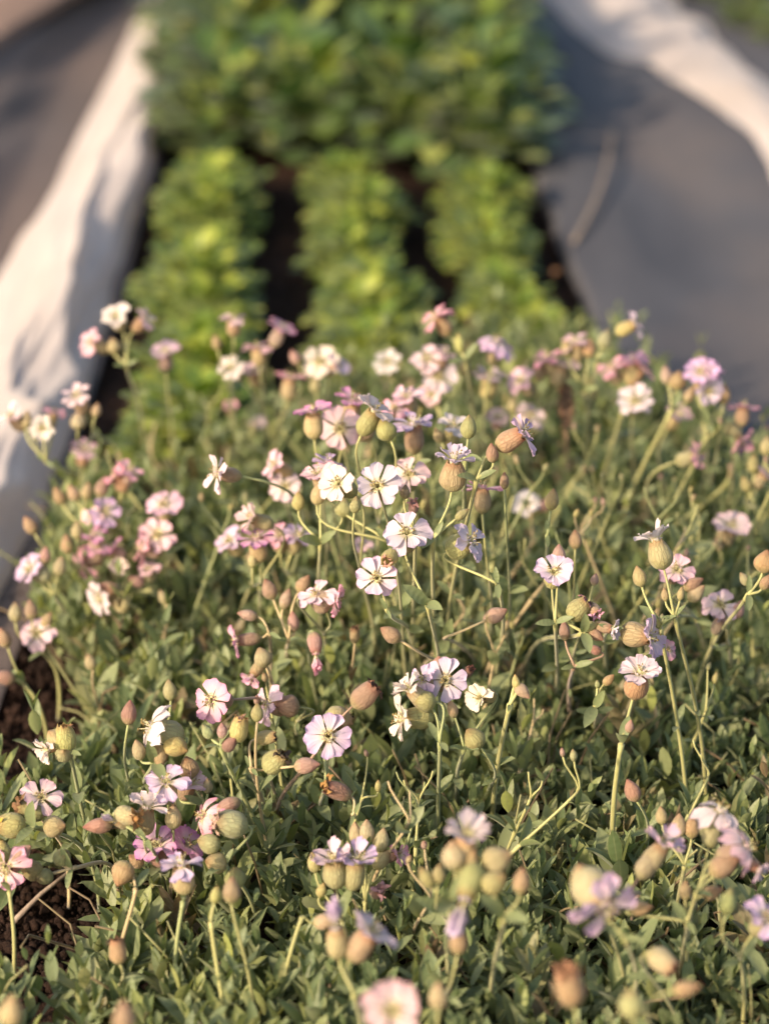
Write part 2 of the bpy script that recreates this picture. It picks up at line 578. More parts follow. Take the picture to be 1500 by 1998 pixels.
o = bundle('fleece_cover', [((420, -190), (540, -190)), ((325, -90), (450, -90)), ((232, 0), (392, 0)), ((200, 60), (366, 65)), ((158, 150), (334, 150)), ((92, 260), (314, 260)),
                            ((38, 345), (300, 345)), ((-20, 430), (262, 440)), ((-90, 545), (236, 560)), ((-190, 690), (196, 690)), ((-290, 830), (150, 830)),
                            ((-370, 950), (105, 950)), ((-450, 1080), (45, 1080)), ((-560, 1300), (-70, 1300)), ((-700, 1700), (-330, 1700))], 0.031, 70, nf=2.6, skew=2.3, amp=.50)
tag(o, 'long white fleece cover bunched into folds beside the brown ground sheet', 'row cover', 'bunched white row covers')
o = bundle('fleece_cover', [((760, -210), (960, -215)), ((920, -115), (1160, -120)), ((1060, 0), (1300, 0)), ((1145, 88), (1385, 55)), ((1270, 160), (1445, 108)), ((1345, 205), (1480, 150)),
                            ((1440, 285), (1540, 205)), ((1497, 390), (1640, 330)), ((1590, 570), (1780, 520)), ((1700, 800), (1950, 760)), ((1800, 1050), (2100, 1000))], 0.022, 90, nf=2.5)
tag(o, 'white fleece cover lying across the far edge of the grey fabric path', 'row cover', 'bunched white row covers')

# ------------------------------------------------------------------ leaves as arrays
def leaf_arr(L, W, az, el, curl, fold, rnd, base=(0, 0, 0), prof=None, nseg=5):
    """One leaf blade: 3 verts per cross-section. el: angle from vertical of its start, curl: extra bend to the tip."""
    s = np.linspace(0, 1, nseg + 1)
    prof = prof or (lambda q: np.sin(PI * np.clip(q, 0, 1) ** 1.05) ** 0.7 * (1 - 0.05 * q) + 0.14 * (1 - q))
    w = W * prof(s); w[-1] = W * 0.02
    ang = el + curl * s
    ds = L / nseg
    r = np.concatenate([[0], np.cumsum(np.sin(ang[:-1]) * ds)])
    z = np.concatenate([[0], np.cumsum(np.cos(ang[:-1]) * ds)])
    out = np.array([math.cos(az), math.sin(az), 0]); side = np.array([-math.sin(az), math.cos(az), 0]); up = np.array([0, 0, 1.0])
    c = r[:, None] * out + z[:, None] * up
    nrm = -np.cos(ang)[:, None] * out + np.sin(ang)[:, None] * up
    v = np.stack([c - side * w[:, None] + nrm * (fold * w)[:, None], c, c + side * w[:, None] + nrm * (fold * w)[:, None]], 1).reshape(-1, 3) + np.array(base)
    i = np.arange(nseg)[:, None] * 3
    f = np.concatenate([i + np.array([[0, 1, 4, 3]]), i + np.array([[1, 2, 5, 4]])])
    n = len(v)
    return v, f, dict(s=np.repeat(s, 3), t=np.tile([-1., 0, 1.], nseg + 1), rnd=np.full(n, rnd))


def cat_leaves(parts):
    V, F, A, off = [], [], {}, 0
    for v, f, a in parts:
        V.append(v); F.append(f + off); off += len(v)
        for k, x in a.items(): A.setdefault(k, []).append(x)
    return np.concatenate(V), np.concatenate(F), {k: np.concatenate(x) for k, x in A.items()}


def shoot(npairs, hs, L0, rg):
    ps = []
    for p in range(npairs):
        q = p / (npairs - 1)
        h = hs * q ** 0.9
        for k in (0, 1):
            L = L0 * (1 - 0.5 * q ** 1.5) * rg.uniform(.7, 1.15)
            az = p * PI / 2 + k * PI + rg.uniform(-.3, .3)
            ps.append(leaf_arr(L, L * rg.uniform(.125, .20), az, (1.0 - 0.72 * q) * rg.uniform(.85, 1.1), rg.uniform(-.25, .55), rg.uniform(.15, .6), rg.random(), (0, 0, h)))
    return cat_leaves(ps)


# the low mat of campion foliage: one piece of ground cover
mat_px = [(165, 940), (300, 945), (450, 915), (600, 820), (900, 700), (1130, 695), (1260, 780), (1380, 860), (1470, 1000), (1560, 1080), (1800, 1150), (1900, 2250), (-250, 2250), (-180, 2040), (40, 1985),
          (150, 1905), (215, 1800), (235, 1720), (130, 1695), (-100, 1650), (40, 1570), (165, 1490), (180, 1400), (140, 1300), (75, 1200), (100, 1030)]
mat_poly = [at_z(u, v, 0.03) for u, v in mat_px]


def inside(x, y):
    c = False
    n = len(mat_poly)
    for i in range(n):
        a, b = mat_poly[i], mat_poly[i - 1]
        if (a.y > y) != (b.y > y) and x < (b.x - a.x) * (y - a.y) / (b.y - a.y) + a.x:
            c = not c
    return c


templates = [shoot(rng.choice((3, 4, 4, 5)), rng.uniform(.016, .034), rng.uniform(.017, .033), rng) for _ in range(40)]
tall_templates = [shoot(rng.choice((5, 6)), rng.uniform(.05, .075), rng.uniform(.018, .027), rng) for _ in range(8)]


def mound(x, y):
    return 0.006 + 0.034 * float(fbm(np.array(x * 11), np.array(y * 11), 60, 3))


mx0, mx1 = min(p.x for p in mat_poly), max(p.x for p in mat_poly)
my0, my1 = min(p.y for p in mat_poly), max(p.y for p in mat_poly)
V, F, A, off = [], [], {}, 0
step = 0.0124
y = my0
while y < my1:
    x = mx0
    while x < mx1:
        px, py = x + rng.uniform(-.5, .5) * step, y + rng.uniform(-.5, .5) * step
        x += step
        if not inside(px, py): continue
        if any((px - h.x) ** 2 + (py - h.y) ** 2 < r * r * rng.uniform(.7, 1.3) for h, r in holes): continue
        v, f, a = templates[rng.randrange(len(templates))] if rng.random() > (.14 if py > 1.5 else .05) else tall_templates[rng.randrange(8)]
        sc = rng.uniform(.75, 1.2)
        e = Matrix.Rotation(rng.uniform(0, 6.28), 3, 'Z')
        tilt = Matrix.Rotation(abs(rng.gauss(0, .32)), 3, Vector((rng.uniform(-1, 1), rng.uniform(-1, 1), 0.01)).normalized())
        M = np.array(tilt @ e) * sc
        V.append(v @ M.T + np.array([px, py, mound(px, py) + rng.uniform(-.006, .008)])); F.append(f + off); off += len(v)
        cl = 0.22 * (float(fbm(np.array(px * 14), np.array(py * 14), 80, 2)) - .5) + rng.uniform(-.16, .16)
        A.setdefault('rnd', []).append(np.clip(a['rnd'] * 0.97 * .9 + cl, 0, .965) if rng.random() > .05 else np.full(len(v), rng.uniform(.95, 1)))
        A.setdefault('s', []).append(a['s']); A.setdefault('t', []).append(a['t'])
    y += step
for _ in range(800):
    px, py = rng.uniform(-.25, .45), rng.uniform(my0, my1)
    if not inside(px, py): continue
    sb = MB()
    d = Vector((rng.uniform(-1, 1), rng.uniform(-1, 1), rng.uniform(.25, 1.3))).normalized() * rng.uniform(.04, .085)
    p0 = Vector((px, py, .012)); bend = Vector((rng.uniform(-1, 1), rng.uniform(-1, 1), .3)) * .012
    sb.tube([p0, p0 + d * .35 + bend * .7, p0 + d * .7 + bend, p0 + d], .0009, .0006, 4)
    vv = np.array([list(x) for x in sb.v]); ff = np.array([q for q in sb.f if len(q) == 4])
    V.append(vv); F.append(ff + off); off += len(vv)
    A['rnd'].append(np.full(len(vv), rng.choice((.93, .95, .972, .98)))); A['s'].append(np.array(sb.a['s'])); A['t'].append(np.full(len(vv), .5))
o = link_mesh('campion_foliage', make_mesh('campion_foliage', np.concatenate(V), np.concatenate(F), M_MAT, {k: np.concatenate(x) for k, x in A.items()}))
tag(o, 'low grey green mat of narrow campion leaves covering the front bed', 'ground cover', kind='stuff')

# ------------------------------------------------------------------ campion flower parts (meshes shared by the copies)
def corolla(seed, shape):
    rg = random.Random(seed)
    el, cv_, cup = {'flat': (0.10, -0.05, 0.05), 'cup': (0.75, -0.35, 0.10), 'wide': (0.32, -0.30, 0.08), 'reflex': (0.30, -0.75, 0.05), 'shut': (1.5, -0.55, .12)}[shape]
    RAD = 0.0116
    mb = MB()
    for p in range(5):
        pa = 2 * PI * p / 5 + rg.uniform(-.1, .1)
        pel = rg.uniform(-.26, .24); psc = rg.uniform(.9, 1.08)
        split = rg.uniform(.10, .18)
        for sgn in (-1, 1):
            roll = rg.uniform(-.3, .3); ee = el + pel + rg.uniform(-.2, .2)
            ns, nt = 7, 5
            vs, fs, S_, T_ = [], [], [], []
            for i in range(ns + 1):
                q = i / ns
                rr = RAD * psc * (0.10 + 0.90 * q)
                a = pa + sgn * (0.10 + (split + .05) * q ** 0.8)
                w = RAD * psc * (0.06 + 0.22 * math.sin(min(q, .999) ** 1.5 * PI * .62) if q < .80 else (0.06 + 0.22 * math.sin(.8 ** 1.5 * PI * .62)) * math.sqrt(max(0, 1 - ((q - .80) / .205) ** 2)))
                flat = math.cos(min(1.45, max(-.5, ee)))
                z = RAD * (ee * q + cv_ * q * q)
                for j in range(nt):
                    tt = -1 + 2 * j / (nt - 1)
                    rp = rr * flat
                    x_, y_ = rp * math.cos(a), rp * math.sin(a)
                    lx, ly = -math.sin(a) * w * tt, math.cos(a) * w * tt
                    vs.append((x_ + lx, y_ + ly, z + cup * RAD * (tt * tt) * q + roll * w * tt * q + 0.0006 * math.sin(tt * 5 + seed + p) * q + (.0002 if sgn > 0 else 0)))
                    S_.append(q); T_.append(tt)
            for i in range(ns):
                for j in range(nt - 1):
                    b = i * nt + j
                    fs.append((b, b + 1, b + nt + 1, b + nt))
            mb.add(vs, fs, 0, s=S_, t=T_)
    # pale throat funnel
    vs, fs, S_ = [], [], []
    for i, (r, z) in enumerate(((0.0024, 0.0006), (0.0019, -0.0008), (0.0013, -0.0030))):
        for k in range(12):
            a = 2 * PI * k / 12
            vs.append((r * math.cos(a), r * math.sin(a), z)); S_.append(.22 - .1 * i)
    for i in range(2):
        for k in range(12):
            fs.append((i * 12 + k, i * 12 + (k + 1) % 12, (i + 1) * 12 + (k + 1) % 12, (i + 1) * 12 + k))
    mb.add(vs, fs, 0, s=S_, t=[0.5] * len(vs))
    # coronal scales
    for p in range(10):
        a = 2 * PI * p / 10 + rg.uniform(-.15, .15)
        d = Vector((math.cos(a), math.sin(a), 0)); e = Vector((-d.y, d.x, 0))
        b = d * .0021
        mb.add([b - e * .0005, b + e * .0005, b + e * .0004 + Vector((0, 0, .0019)) + d * .0004, b - e * .0004 + Vector((0, 0, .0019)) + d * .0004], [(0, 1, 2, 3)], 0, s=[.5, .5, .9, .9], t=[0, 0, 0, 0])
    return mb.mesh('petals', [M_PETAL])


def stamen_mesh(seed):
    rg = random.Random(seed)
    mb = MB()
    for k in range(9):
        a = rg.uniform(0, 6.28); r = rg.uniform(.0006, .0032); h = rg.uniform(.0020, .0058)
        d = Vector((math.cos(a), math.sin(a), 0))
        p = [Vector((0, 0, -.003)) + d * .0005, d * r * .5 + Vector((0, 0, h * .4)), d * r + Vector((0, 0, h))]
        mb.tube(p, .00016, .00012, 4)
        c = p[-1]; e = Vector((rg.uniform(-1, 1), rg.uniform(-1, 1), rg.uniform(-.3, .3))).normalized()
        mb.tube([c - e * .0007, c, c + e * .0007], .00028, .00028, 5, 1, lambda q: .55 + .9 * math.sin(PI * q))
    return mb.mesh('stamens', [M_FILAMENT, M_ANTHER])


def lathe(prof, n=20, teeth=0, rib=.012, nm='calyx', mat=None, seed=0):
    rg = random.Random(seed)
    ph = [rg.uniform(0, 6.28) for _ in range(3)]
    vs, fs, S_, T_ = [], [], [], []
    m = len(prof)
    for i, (r, z) in enumerate(prof):
        q = i / (m - 1)
        for k in range(n):
            a = 2 * PI * k / n
            rr = r * (1 + rib * math.cos(10 * a) + .035 * math.sin(2 * a + ph[0]) + .03 * math.sin(3 * a + ph[1]) * math.sin(5 * q) + .09 * (float(vnoise(np.array(a * 1.9 + seed), np.array(q * 3.5 + seed * 1.7), seed)) - .5) * math.sin(PI * q))
            zz = z
            if teeth and i == m - 1:
                zz += .0011 * (1 if k % (n // 5) == 0 else -.25)
            vs.append((rr * math.cos(a), rr * math.sin(a), zz)); S_.append(q); T_.append(a)
    for i in range(m - 1):
        for k in range(n):
            fs.append((i * n + k, i * n + (k + 1) % n, (i + 1) * n + (k + 1) % n, (i + 1) * n + k))
    fs.append(tuple(range(n - 1, -1, -1)))
    return make_mesh(nm, vs, fs, mat or M_CALYX, dict(s=S_, t=T_))


LEN = 0.0142
def cprof(rmax, neck, n=13, pk=.42):
    out = []
    for i in range(n):
        q = i / (n - 1)
        b = math.sin(PI * min(1, q / (2 * pk)) if q < pk else PI / 2 + PI / 2 * (q - pk) / (1 - pk) * .92)
        r = .0009 + (rmax - .0009) * max(0, b) ** (.55 if q < pk else .8)
        if q >= pk: r = max(r, neck + (rmax - neck) * max(0, math.cos((q - pk) / (1 - pk) * PI / 2)) ** .9)
        out.append((r, q * LEN))
    return out


def bprof(rmax, L, n=12, tip=.1):
    out = []
    for i in range(n):
        q = i / (n - 1)
        r = rmax * math.sin(PI * min(.985, .04 + .96 * q ** .8)) ** .75
        out.append((max(r, .0003 if i else .0008), q * L))
    return out


CALYX = {'norm': [lathe(cprof(.0050, .0034), teeth=1, seed=i) for i in range(2)],
         'round': [lathe(cprof(.0061, .0033), teeth=1, seed=5 + i) for i in range(2)],
         'slim': [lathe(cprof(.0042, .0032, pk=.5), teeth=1, seed=9 + i) for i in range(2)]}
BUD = {'norm': lathe(bprof(.0038, .0118), nm='bud', seed=21), 'slim': lathe(bprof(.0031, .0112), nm='bud', seed=22), 'round': lathe(bprof(.0049, .0112), nm='bud', seed=23)}
PETALS = {s: [corolla(31 + 7 * i + 3 * j, s) for j in range(3)] for i, s in enumerate(('flat', 'cup', 'wide', 'reflex', 'shut'))}
STAMENS = [stamen_mesh(i) for i in range(3)]


def wither_mesh(seed, big=1.0):
    rg = random.Random(seed)
    mb = MB()
    for k in range(9):
        a = 2 * PI * k / 9 + rg.uniform(-.3, .3); d = Vector((math.cos(a), math.sin(a), 0))
        p, pts = d * .0018 + Vector((0, 0, -.001)), []
        v = (d * rg.uniform(.1, .8) + Vector((0, 0, 1))).normalized()
        vs, fs = [], []
        for i in range(6):
            w = .0011 * big * math.sin(PI * (.2 + .75 * i / 5)); e = Vector((-d.y, d.x, rg.uniform(-.6, .6))).normalized()
            vs += [p - e * w, p + e * w]
            p = p + v * .0011 * big
            v = (v + Vector((rg.uniform(-1, 1), rg.uniform(-1, 1), rg.uniform(-1.0, .3))) * .75).normalized()
            if i: fs.append((2 * i - 2, 2 * i - 1, 2 * i + 1, 2 * i))
        mb.add(vs, fs)
    return mb.mesh('withered_petals', [M_WITHER])


WITHER = [wither_mesh(i, b) for i, b in ((1, .9), (2, 1.1), (3, 1.35))]


def leaf_mesh(L, wr, seed):
    rg = random.Random(seed)
    v, f, a = leaf_arr(L, L * wr, 0, rg.uniform(.5, .9), rg.uniform(.1, .6), rg.uniform(.25, .5), rg.uniform(.35, .8), nseg=7)
    return make_mesh('leaf', v, f, M_MAT, a)


LEAVES = [leaf_mesh(L, w, i) for i, (L, w) in enumerate(((.013, .15), (.018, .17), (.009, .14), (.022, .2)))]

PET = {'W': (.66, .57, .56), 'C': (.68, .61, .52), 'P': (.64, .43, .49), 'L': (.53, .38, .56), 'K': (.67, .31, .42), 'M': (.55, .23, .45), 'V': (.59, .46, .58)}
CAL = {'tan': (.44, .37, .21), 'green': (.40, .41, .21), 'brown': (.38, .27, .18), 'pink': (.46, .33, .26), 'orange': (.43, .31, .175), 'cream': (.51, .45, .26),
       'red': (.38, .23, .18), 'dark': (.30, .21, .15), 'yellow': (.48, .45, .19), 'olive': (.36, .36, .16)}
STEMC = {'y': (.34, .35, .14), 'g': (.25, .29, .12), 'b': (.30, .21, .14), 't': (.40, .33, .18)}

# heads of a stalk: pixel, facing (right, up, towards the viewer), tones
def F(u, v, d, pet, cal, s=1.0, shape='wide', cs='norm', dD=0.0): return dict(k='F', u=u, v=v, d=d, pet=pet, cal=cal, s=s * .94, shape=shape, cs=cs, dD=dD)
def B(u, v, d, cal, s=1.0, cs='norm', dD=0.0):
    s = .88 * (s if s < 1.15 else 1.15 + (s - 1.15) * .5)
    return dict(k='B', u=u, v=v, d=d, cal=cal, s=s, cs=cs, dD=dD)
def P(u, v, d, cal, s=1.0, cs='norm', w=(.10, .065, .04), dD=0.0): return dict(k='P', u=u, v=v, d=d, cal=cal, s=s * .88, cs=cs, w=w, dD=dD)


def orient(d):
    return d.to_track_quat('Z', 'Y') @ Quaternion((0, 0, 1), rng.uniform(0, 6.28))


N_STALK = 0
def S(label, heads, z=None, D=None, root=None, node=None, stem='y', thick=1.0, leaves=True, group='campion flower stalks on the leaf mat'):
    """One flowering stalk: stem with branches, leaf pairs, and every flower, bud and pod it carries."""
    global N_STALK
    N_STALK += 1
    h0 = heads[0]
    if D is None: D = depth_z(h0['u'], h0['v'], z)
    infos = []
    thick = .84 * (1 + (thick - 1) * .6)
    for h in heads:
        d = wdir(*h['d']); c = at(h['u'], h['v'], D + h['dD'])
        L = LEN * h['s'] if h['k'] in 'FP' else .0115 * h['s']
        base = c - d * (L if h['k'] == 'F' else L * .5)
        infos.append((h, d, base))
    mean = sum((b for _, _, b in infos), Vector()) / len(infos)
    if root is not None:
        rt = at_z(root[0], root[1], 0.032)
        if (rt - mean).length > 0.26: rt = mean + (rt - mean).normalized() * .2; rt.z = .02
    else:
        lean = Vector((rng.uniform(-.5, .5), rng.uniform(-.1, .55), 0)) * (mean.z * .35)
        rt = Vector((mean.x + lean.x, mean.y + lean.y, 0.03))
    rt.z = min(rt.z, mean.z - .02)
    foot = Vector((rt.x, rt.y, 0.0))
    t = thing('campion_stalk', label, 'flower stalk', foot, group)
    mb = MB()
    up0 = Vector((0, 0, 1))
    tips = []
    sc0 = STEMC[stem]
    if len(infos) == 1 and node is None:
        h, d, b = infos[0]
        Ln = (b - rt).length
        w1 = Vector((rng.uniform(-1, 1), rng.uniform(-1, 1), 0)) * .012
        dd = d if d.z > .15 else (d * .5 + up0 * .5)
        pts = bezier(rt - Vector((0, 0, .03)), rt + (up0 * .5 + (b - rt).normalized() * .5) * Ln * .35 + w1, b - dd * Ln * .25 + w1 * .4, b, 16)
        mb.tube([p - foot for p in pts], .00135 * thick, .0008 * thick, 6)
        tips.append((pts[9], (pts[10] - pts[8]).normalized()))
    else:
        if node is not None:
            nd = at(node[0], node[1], D + (node[2] if len(node) > 2 else 0))
        else:
            nd = rt.lerp(mean, .62)
            nd.z = min(nd.z, min(b.z for _, _, b in infos) - .008)
            nd.z = max(nd.z, .015)
        Ln = (nd - rt).length
        w1 = Vector((rng.uniform(-1, 1), rng.uniform(-1, 1), 0)) * .008
        pts = bezier(rt - Vector((0, 0, .03)), rt + (up0 * .4 + (nd - rt).normalized() * .6) * Ln * .35 + w1, nd - (mean - rt).normalized() * Ln * .3 + w1 * .3, nd, 14)
        mb.tube([p - foot for p in pts], .00145 * thick, .0012 * thick, 6, bulge=lambda q: 1 + .45 * math.exp(-((1 - q) / .05) ** 2))
        tips.append((nd, (pts[-1] - pts[-3]).normalized()))
        if Ln > .07: tips.append((pts[7], (pts[8] - pts[6]).normalized()))
        for h, d, b in infos:
            Lb = (b - nd).length
            a0 = ((b - nd).normalized() * .7 + (pts[-1] - pts[-3]).normalized() * .5)
            dd = d if d.z > -.2 else (d * .4 + up0 * .6)
            bp = bezier(nd, nd + a0 * Lb * .35, b - dd * min(Lb * .4, .02), b, 10)
            mb.tube([p - foot for p in bp], .00098 * thick, .00072 * thick, 6)
    o = link_mesh('stem', mb.mesh('stem', [M_STEM]), t)
    j = rng.uniform(.85, 1.15)
    o.color = (sc0[0] * j, sc0[1] * j, sc0[2] * j, 1)
    if leaves:
        for (p, ax) in tips:
            a0 = rng.uniform(0, PI); me = rng.choice(LEAVES[:3])
            for kk in (0, 1):
                lf = link_mesh('leaf', me, t)
                q = ax.to_track_quat('Z', 'Y') @ Quaternion((0, 0, 1), a0 + kk * PI + rng.uniform(-.2, .2))
                lf.location = p - foot; lf.rotation_mode = 'QUATERNION'; lf.rotation_quaternion = q
                lf.scale = (rng.uniform(.7, 1.1),) * 3
    for h, d, b in infos:
        q = orient(d); s = h['s']
        jit = lambda c: tuple(min(.9, x * rng.uniform(.92, 1.08)) for x in c) + (1,)
        if h['k'] == 'B':
            e = link_mesh('bud', BUD[h['cs']], t)
            e.location = b - foot; e.rotation_mode = 'QUATERNION'; e.rotation_quaternion = q; e.scale = (s,) * 3
            e.color = jit(CAL[h['cal']])
            continue
        nm = 'flower' if h['k'] == 'F' else 'seed_pod'
        e = bpy.data.objects.new(nm, None); COL.objects.link(e); e.parent = t; e.empty_display_size = .005
        e.location = b - foot; e.rotation_mode = 'QUATERNION'; e.rotation_quaternion = q; e.scale = (s,) * 3
        c = link_mesh('calyx', rng.choice(CALYX[h['cs']]), e); c.color = jit(CAL[h['cal']])
        if h['k'] == 'F':
            pt = link_mesh('petals', rng.choice(PETALS[h['shape']]), e); pt.location = (0, 0, LEN); pt.color = jit(PET[h['pet']])
            st = link_mesh('stamens', rng.choice(STAMENS), e); st.location = (0, 0, LEN)
        else:
            w = link_mesh('withered_petals', rng.choice(WITHER), e); w.location = (0, 0, LEN - .001); w.color = jit(h['w'])
    return t


# --- far line of flowers, nearest the seedlings and the white fleece
S('three blurred pale pink flowers high against the white fleece and bare soil', [F(226,617,(-.2,.5,.8),'W','tan',1.05), F(282,622,(.5,.5,.3),'P','orange',.9), F(180,667,(-.7,.4,.5),'P','tan',1.0), B(222,674,(-.2,.9,.2),'tan',1.1,'round')], z=.20, root=(285,850), node=(246,712))
S('single pink topped flower left of the seedlings nearest the white fleece', [F(322,688,(0,.8,.5),'P','pink',1.05)], z=.17, root=(335,860))
S('pale flower seen from its side above an orange calyx among front seedlings', [F(455,622,(0,.9,.25),'P','orange',.9), B(422,668,(-.2,.9,0),'orange',1.0)], z=.20, root=(470,800))
S('dusky pink flower tilted over a tan calyx before the dark row gap', [F(548,642,(.4,.8,.2),'K','pink',1.0), F(502,678,(-.1,.9,.2),'P','tan',.95)], z=.19, root=(500,820))
S('bright white round flower before the seedling row by the fleece', [F(450,718,(-.45,.5,.75),'C','tan',1.0)], z=.165, root=(470,860))
S('pale pink flower on tan calyx beside the bright white round one', [F(495,726,(-.1,.7,.6),'P','tan',.9,'cup','norm')], z=.155, root=(520,860))
S('broad pink flower over tan calyx in the dark gap between two rows', [F(565,740,(.1,.9,.3),'K','tan',1.1), B(575,697,(-.4,.8,.1),'pink',1.0)], z=.16, root=(545,880))
S('large cream flower facing front before the middle seedling row', [F(624,706,(-.2,.3,.9),'C','cream',1.15,'flat'), F(657,712,(.6,.4,.5),'V','tan',.9), B(615,750,(-.1,1,0),'tan',1.2)], z=.17, root=(640,860))
S('white flower alone at the front end of the middle seedling row', [F(757,706,(-.2,.6,.7),'W','green',1.0)], z=.165, root=(740,860))
S('small pink flower low among green shoots before the seedling row', [F(450,795,(0,.6,.8),'K','tan',.62,'cup')], z=.10, root=(440,880))
S('bluish white small bloom low in the shade before the dark row gap', [F(500,824,(.3,.7,.6),'V','green',.75)], z=.09, root=(505,890))
S('white flower with tan calyx hanging against the dark edge of fleece', [F(150,772,(-.3,.7,.5),'W','tan',1.05), B(153,820,(.1,.9,.2),'cream',1.25,'round'), B(188,800,(.2,.9,0),'tan',.9)], z=.17, root=(230,900))
S('four pale heads leaning out over the white fleece', [F(22,812,(-.5,.5,.5),'W','tan',1.05), B(52,818,(.1,.9,.2),'cream',1.1), F(84,834,(-.3,-.2,.8),'W','tan',.95), F(105,808,(.4,.8,.2),'K','tan',.8)], z=.16, root=(190,960), node=(90,900))
S('grey pink flower in shade low beside the dark edge of the fleece', [F(163,878,(.1,.8,.5),'P','orange',1.0)], z=.11, root=(180,960))
# --- pink group at the edge of the mat by the fleece
S('paired dusky pink flowers over an orange calyx above the pink crowd', [F(252,918,(.3,.8,.4),'K','pink',1.0), F(226,930,(-.5,.7,.3),'K','orange',.9)], z=.145, root=(260,1080))
S('single reddish brown bud tilted outward above the pink crowd', [B(200,950,(.35,.9,.1),'red',1.5)], z=.13, root=(190,1080))
S('pair of pointed tan buds at the outer side of the pink crowd', [B(115,968,(-.4,.9,.1),'orange',1.2), B(143,962,(-.5,.85,.1),'tan',1.15), B(170,958,(.2,.95,.1),'tan',1.1)], z=.12, root=(170,1090), node=(160,1030))
S('orange bud reaching alone toward the fleece over dark shade', [B(58,1025,(-.5,.85,.1),'orange',1.3)], z=.11, root=(110,1130))
S('pale pink square looking flower on top of the pink crowd', [F(320,984,(.0,.6,.75),'P','tan',1.05,'flat')], z=.13, root=(330,1130))
S('pale pink open flower beside a pink side view flower in the crowd', [F(308,1042,(-.1,.3,.9),'P','orange',1.1,'flat'), F(277,1070,(-.85,.2,.1),'K','brown',1.0)], z=.11, root=(330,1180))
S('lilac pink double flower in the middle of the pink crowd', [F(205,1000,(.3,.5,.7),'L','tan',1.1), F(180,1005,(-.5,.5,.6),'P','tan',.8)], z=.12, root=(215,1110))
S('bright pink flowers stacked in a dense part of the pink crowd', [F(182,1045,(-.2,.8,.3),'M','pink',.85), F(190,1070,(.1,.6,.5),'K','orange',.8), B(150,1035,(0,1,0),'tan',1.1)], z=.11, root=(200,1150))
S('rose pink flower seen edge on, leaning outward near bare soil', [F(163,1100,(-.75,-.35,.3),'K','brown',1.1), B(130,1062,(-.1,1,.1),'tan',1.2)], z=.095, root=(200,1180))
S('small magenta bloom between the edge on flower and the open pale one', [F(222,1070,(-.5,.5,.3),'M','pink',.75)], z=.10, root=(240,1170))
S('cream yellow small flower below the magenta bloom of the pink crowd', [F(230,1108,(.2,.5,.7),'C','green',.75,'cup'), B(268,1135,(-.6,.3,.2),'red',1.1), F(290,1112,(-.1,.6,.6),'P','tan',.75)], z=.09, root=(260,1190))
S('lilac flower and tan buds leaning over the bare soil edge', [F(60,1112,(-.6,.4,.5),'L','green',1.05), B(84,1120,(.1,.9,.2),'green',1.2,'round'), B(117,1105,(.2,.9,.1),'tan',1.25), B(88,1083,(.1,1,0),'pink',1.0)], z=.10, root=(140,1220), node=(105,1160))
S('white pink flower with a tan calyx, lowest open one of the pink crowd', [F(197,1165,(-.7,-.35,.45),'W','orange',1.1,'wide'), B(212,1147,(-.6,.2,.1),'red',1.2,'norm'), B(235,1180,(-.8,.1,.1),'tan',1.5,'round')], z=.085, root=(225,1290))
S('dull pink blurred flower with brown buds low above the dark soil', [F(72,1237,(-.2,.4,.8),'P','brown',1.1), B(30,1195,(0,1,.1),'tan',1.2), B(60,1190,(-.1,1,0),'brown',1.2), B(92,1210,(.4,.8,0),'tan',1.0)], z=.075, root=(110,1320))
S('reddish bud lying out over the black gap at the picture edge', [B(8,1322,(-.9,.2,.2),'red',1.6), B(8,1245,(-.3,.9,.2),'brown',1.3)], z=.06, root=(90,1380))
S('small tan bud tilting on a bent straw stalk above open foliage', [B(176,1292,(-.3,.9,.2),'tan',1.0)], z=.075, root=(222,1385), stem='t')
S('small tan bud on straight stalk over the middle of the foliage', [B(318,1165,(-.4,.9,.1),'tan',.9)], z=.09, root=(330,1270), stem='t')
# --- middle, behind the sharp bouquet
S('white flower turned away with a reddish calyx, apart from the bouquet', [F(424,922,(-.92,.15,.3),'W','brown',1.05,'flat','slim')], D=1.50, root=(560,1010), stem='g')
S('pink flower above a pale one next to the lone white one', [F(536,908,(-.7,.4,.5),'P','tan',1.0), F(556,950,(.0,.3,.9),'P','tan',1.0)], z=.17, root=(560,1060))
S('white pink upright flower with a horizontal calyx over the green foliage', [F(494,1012,(-.8,.3,.4),'P','tan',1.0,'cup'), F(500,1052,(-.1,.85,.3),'M','tan',1.1), B(492,1092,(0,1,0),'cream',.9,'slim')], D=1.55, root=(500,1240))
S('lilac blurred flower at the outer end of the four pinks mid mat', [F(448,1056,(-.4,.5,.6),'L','tan',1.0)], z=.13, root=(455,1200))
S('twin soft pink flowers at the inner end of the four pinks mid mat', [F(546,1045,(0,.7,.6),'K','tan',.95), F(582,1048,(.3,.7,.5),'L','tan',.95)], z=.14, root=(575,1190))
S('tiny pale pink flower below the bouquet stems', [F(706,1065,(.1,.6,.7),'P','tan',.65)], z=.13, root=(700,1170))
S('mauve flower sharply lit over a golden calyx behind the bouquet', [F(610,806,(-.05,.93,.25),'M','cream',1.15,'wide','norm')], D=1.54, root=(618,1040))
S('wide lilac pink flower behind the golden calyx of the mauve one', [F(690,783,(.2,.85,.4),'M','tan',1.25)], D=1.58, root=(690,980))
S('round pale pink flower facing the viewer under the wide lilac one', [F(664,836,(.0,.15,1),'P','tan',1.2,'flat'), B(712,842,(-.5,.8,.2),'brown',1.3,'round')], D=1.57, root=(670,1000))
S('white pink flower slanting upward over a shaded olive calyx', [F(730,802,(.45,.8,.35),'W','olive',1.2,'wide','norm'), B(752,838,(-.4,.8,.1),'olive',1.4,'round')], D=1.49, root=(760,1020))
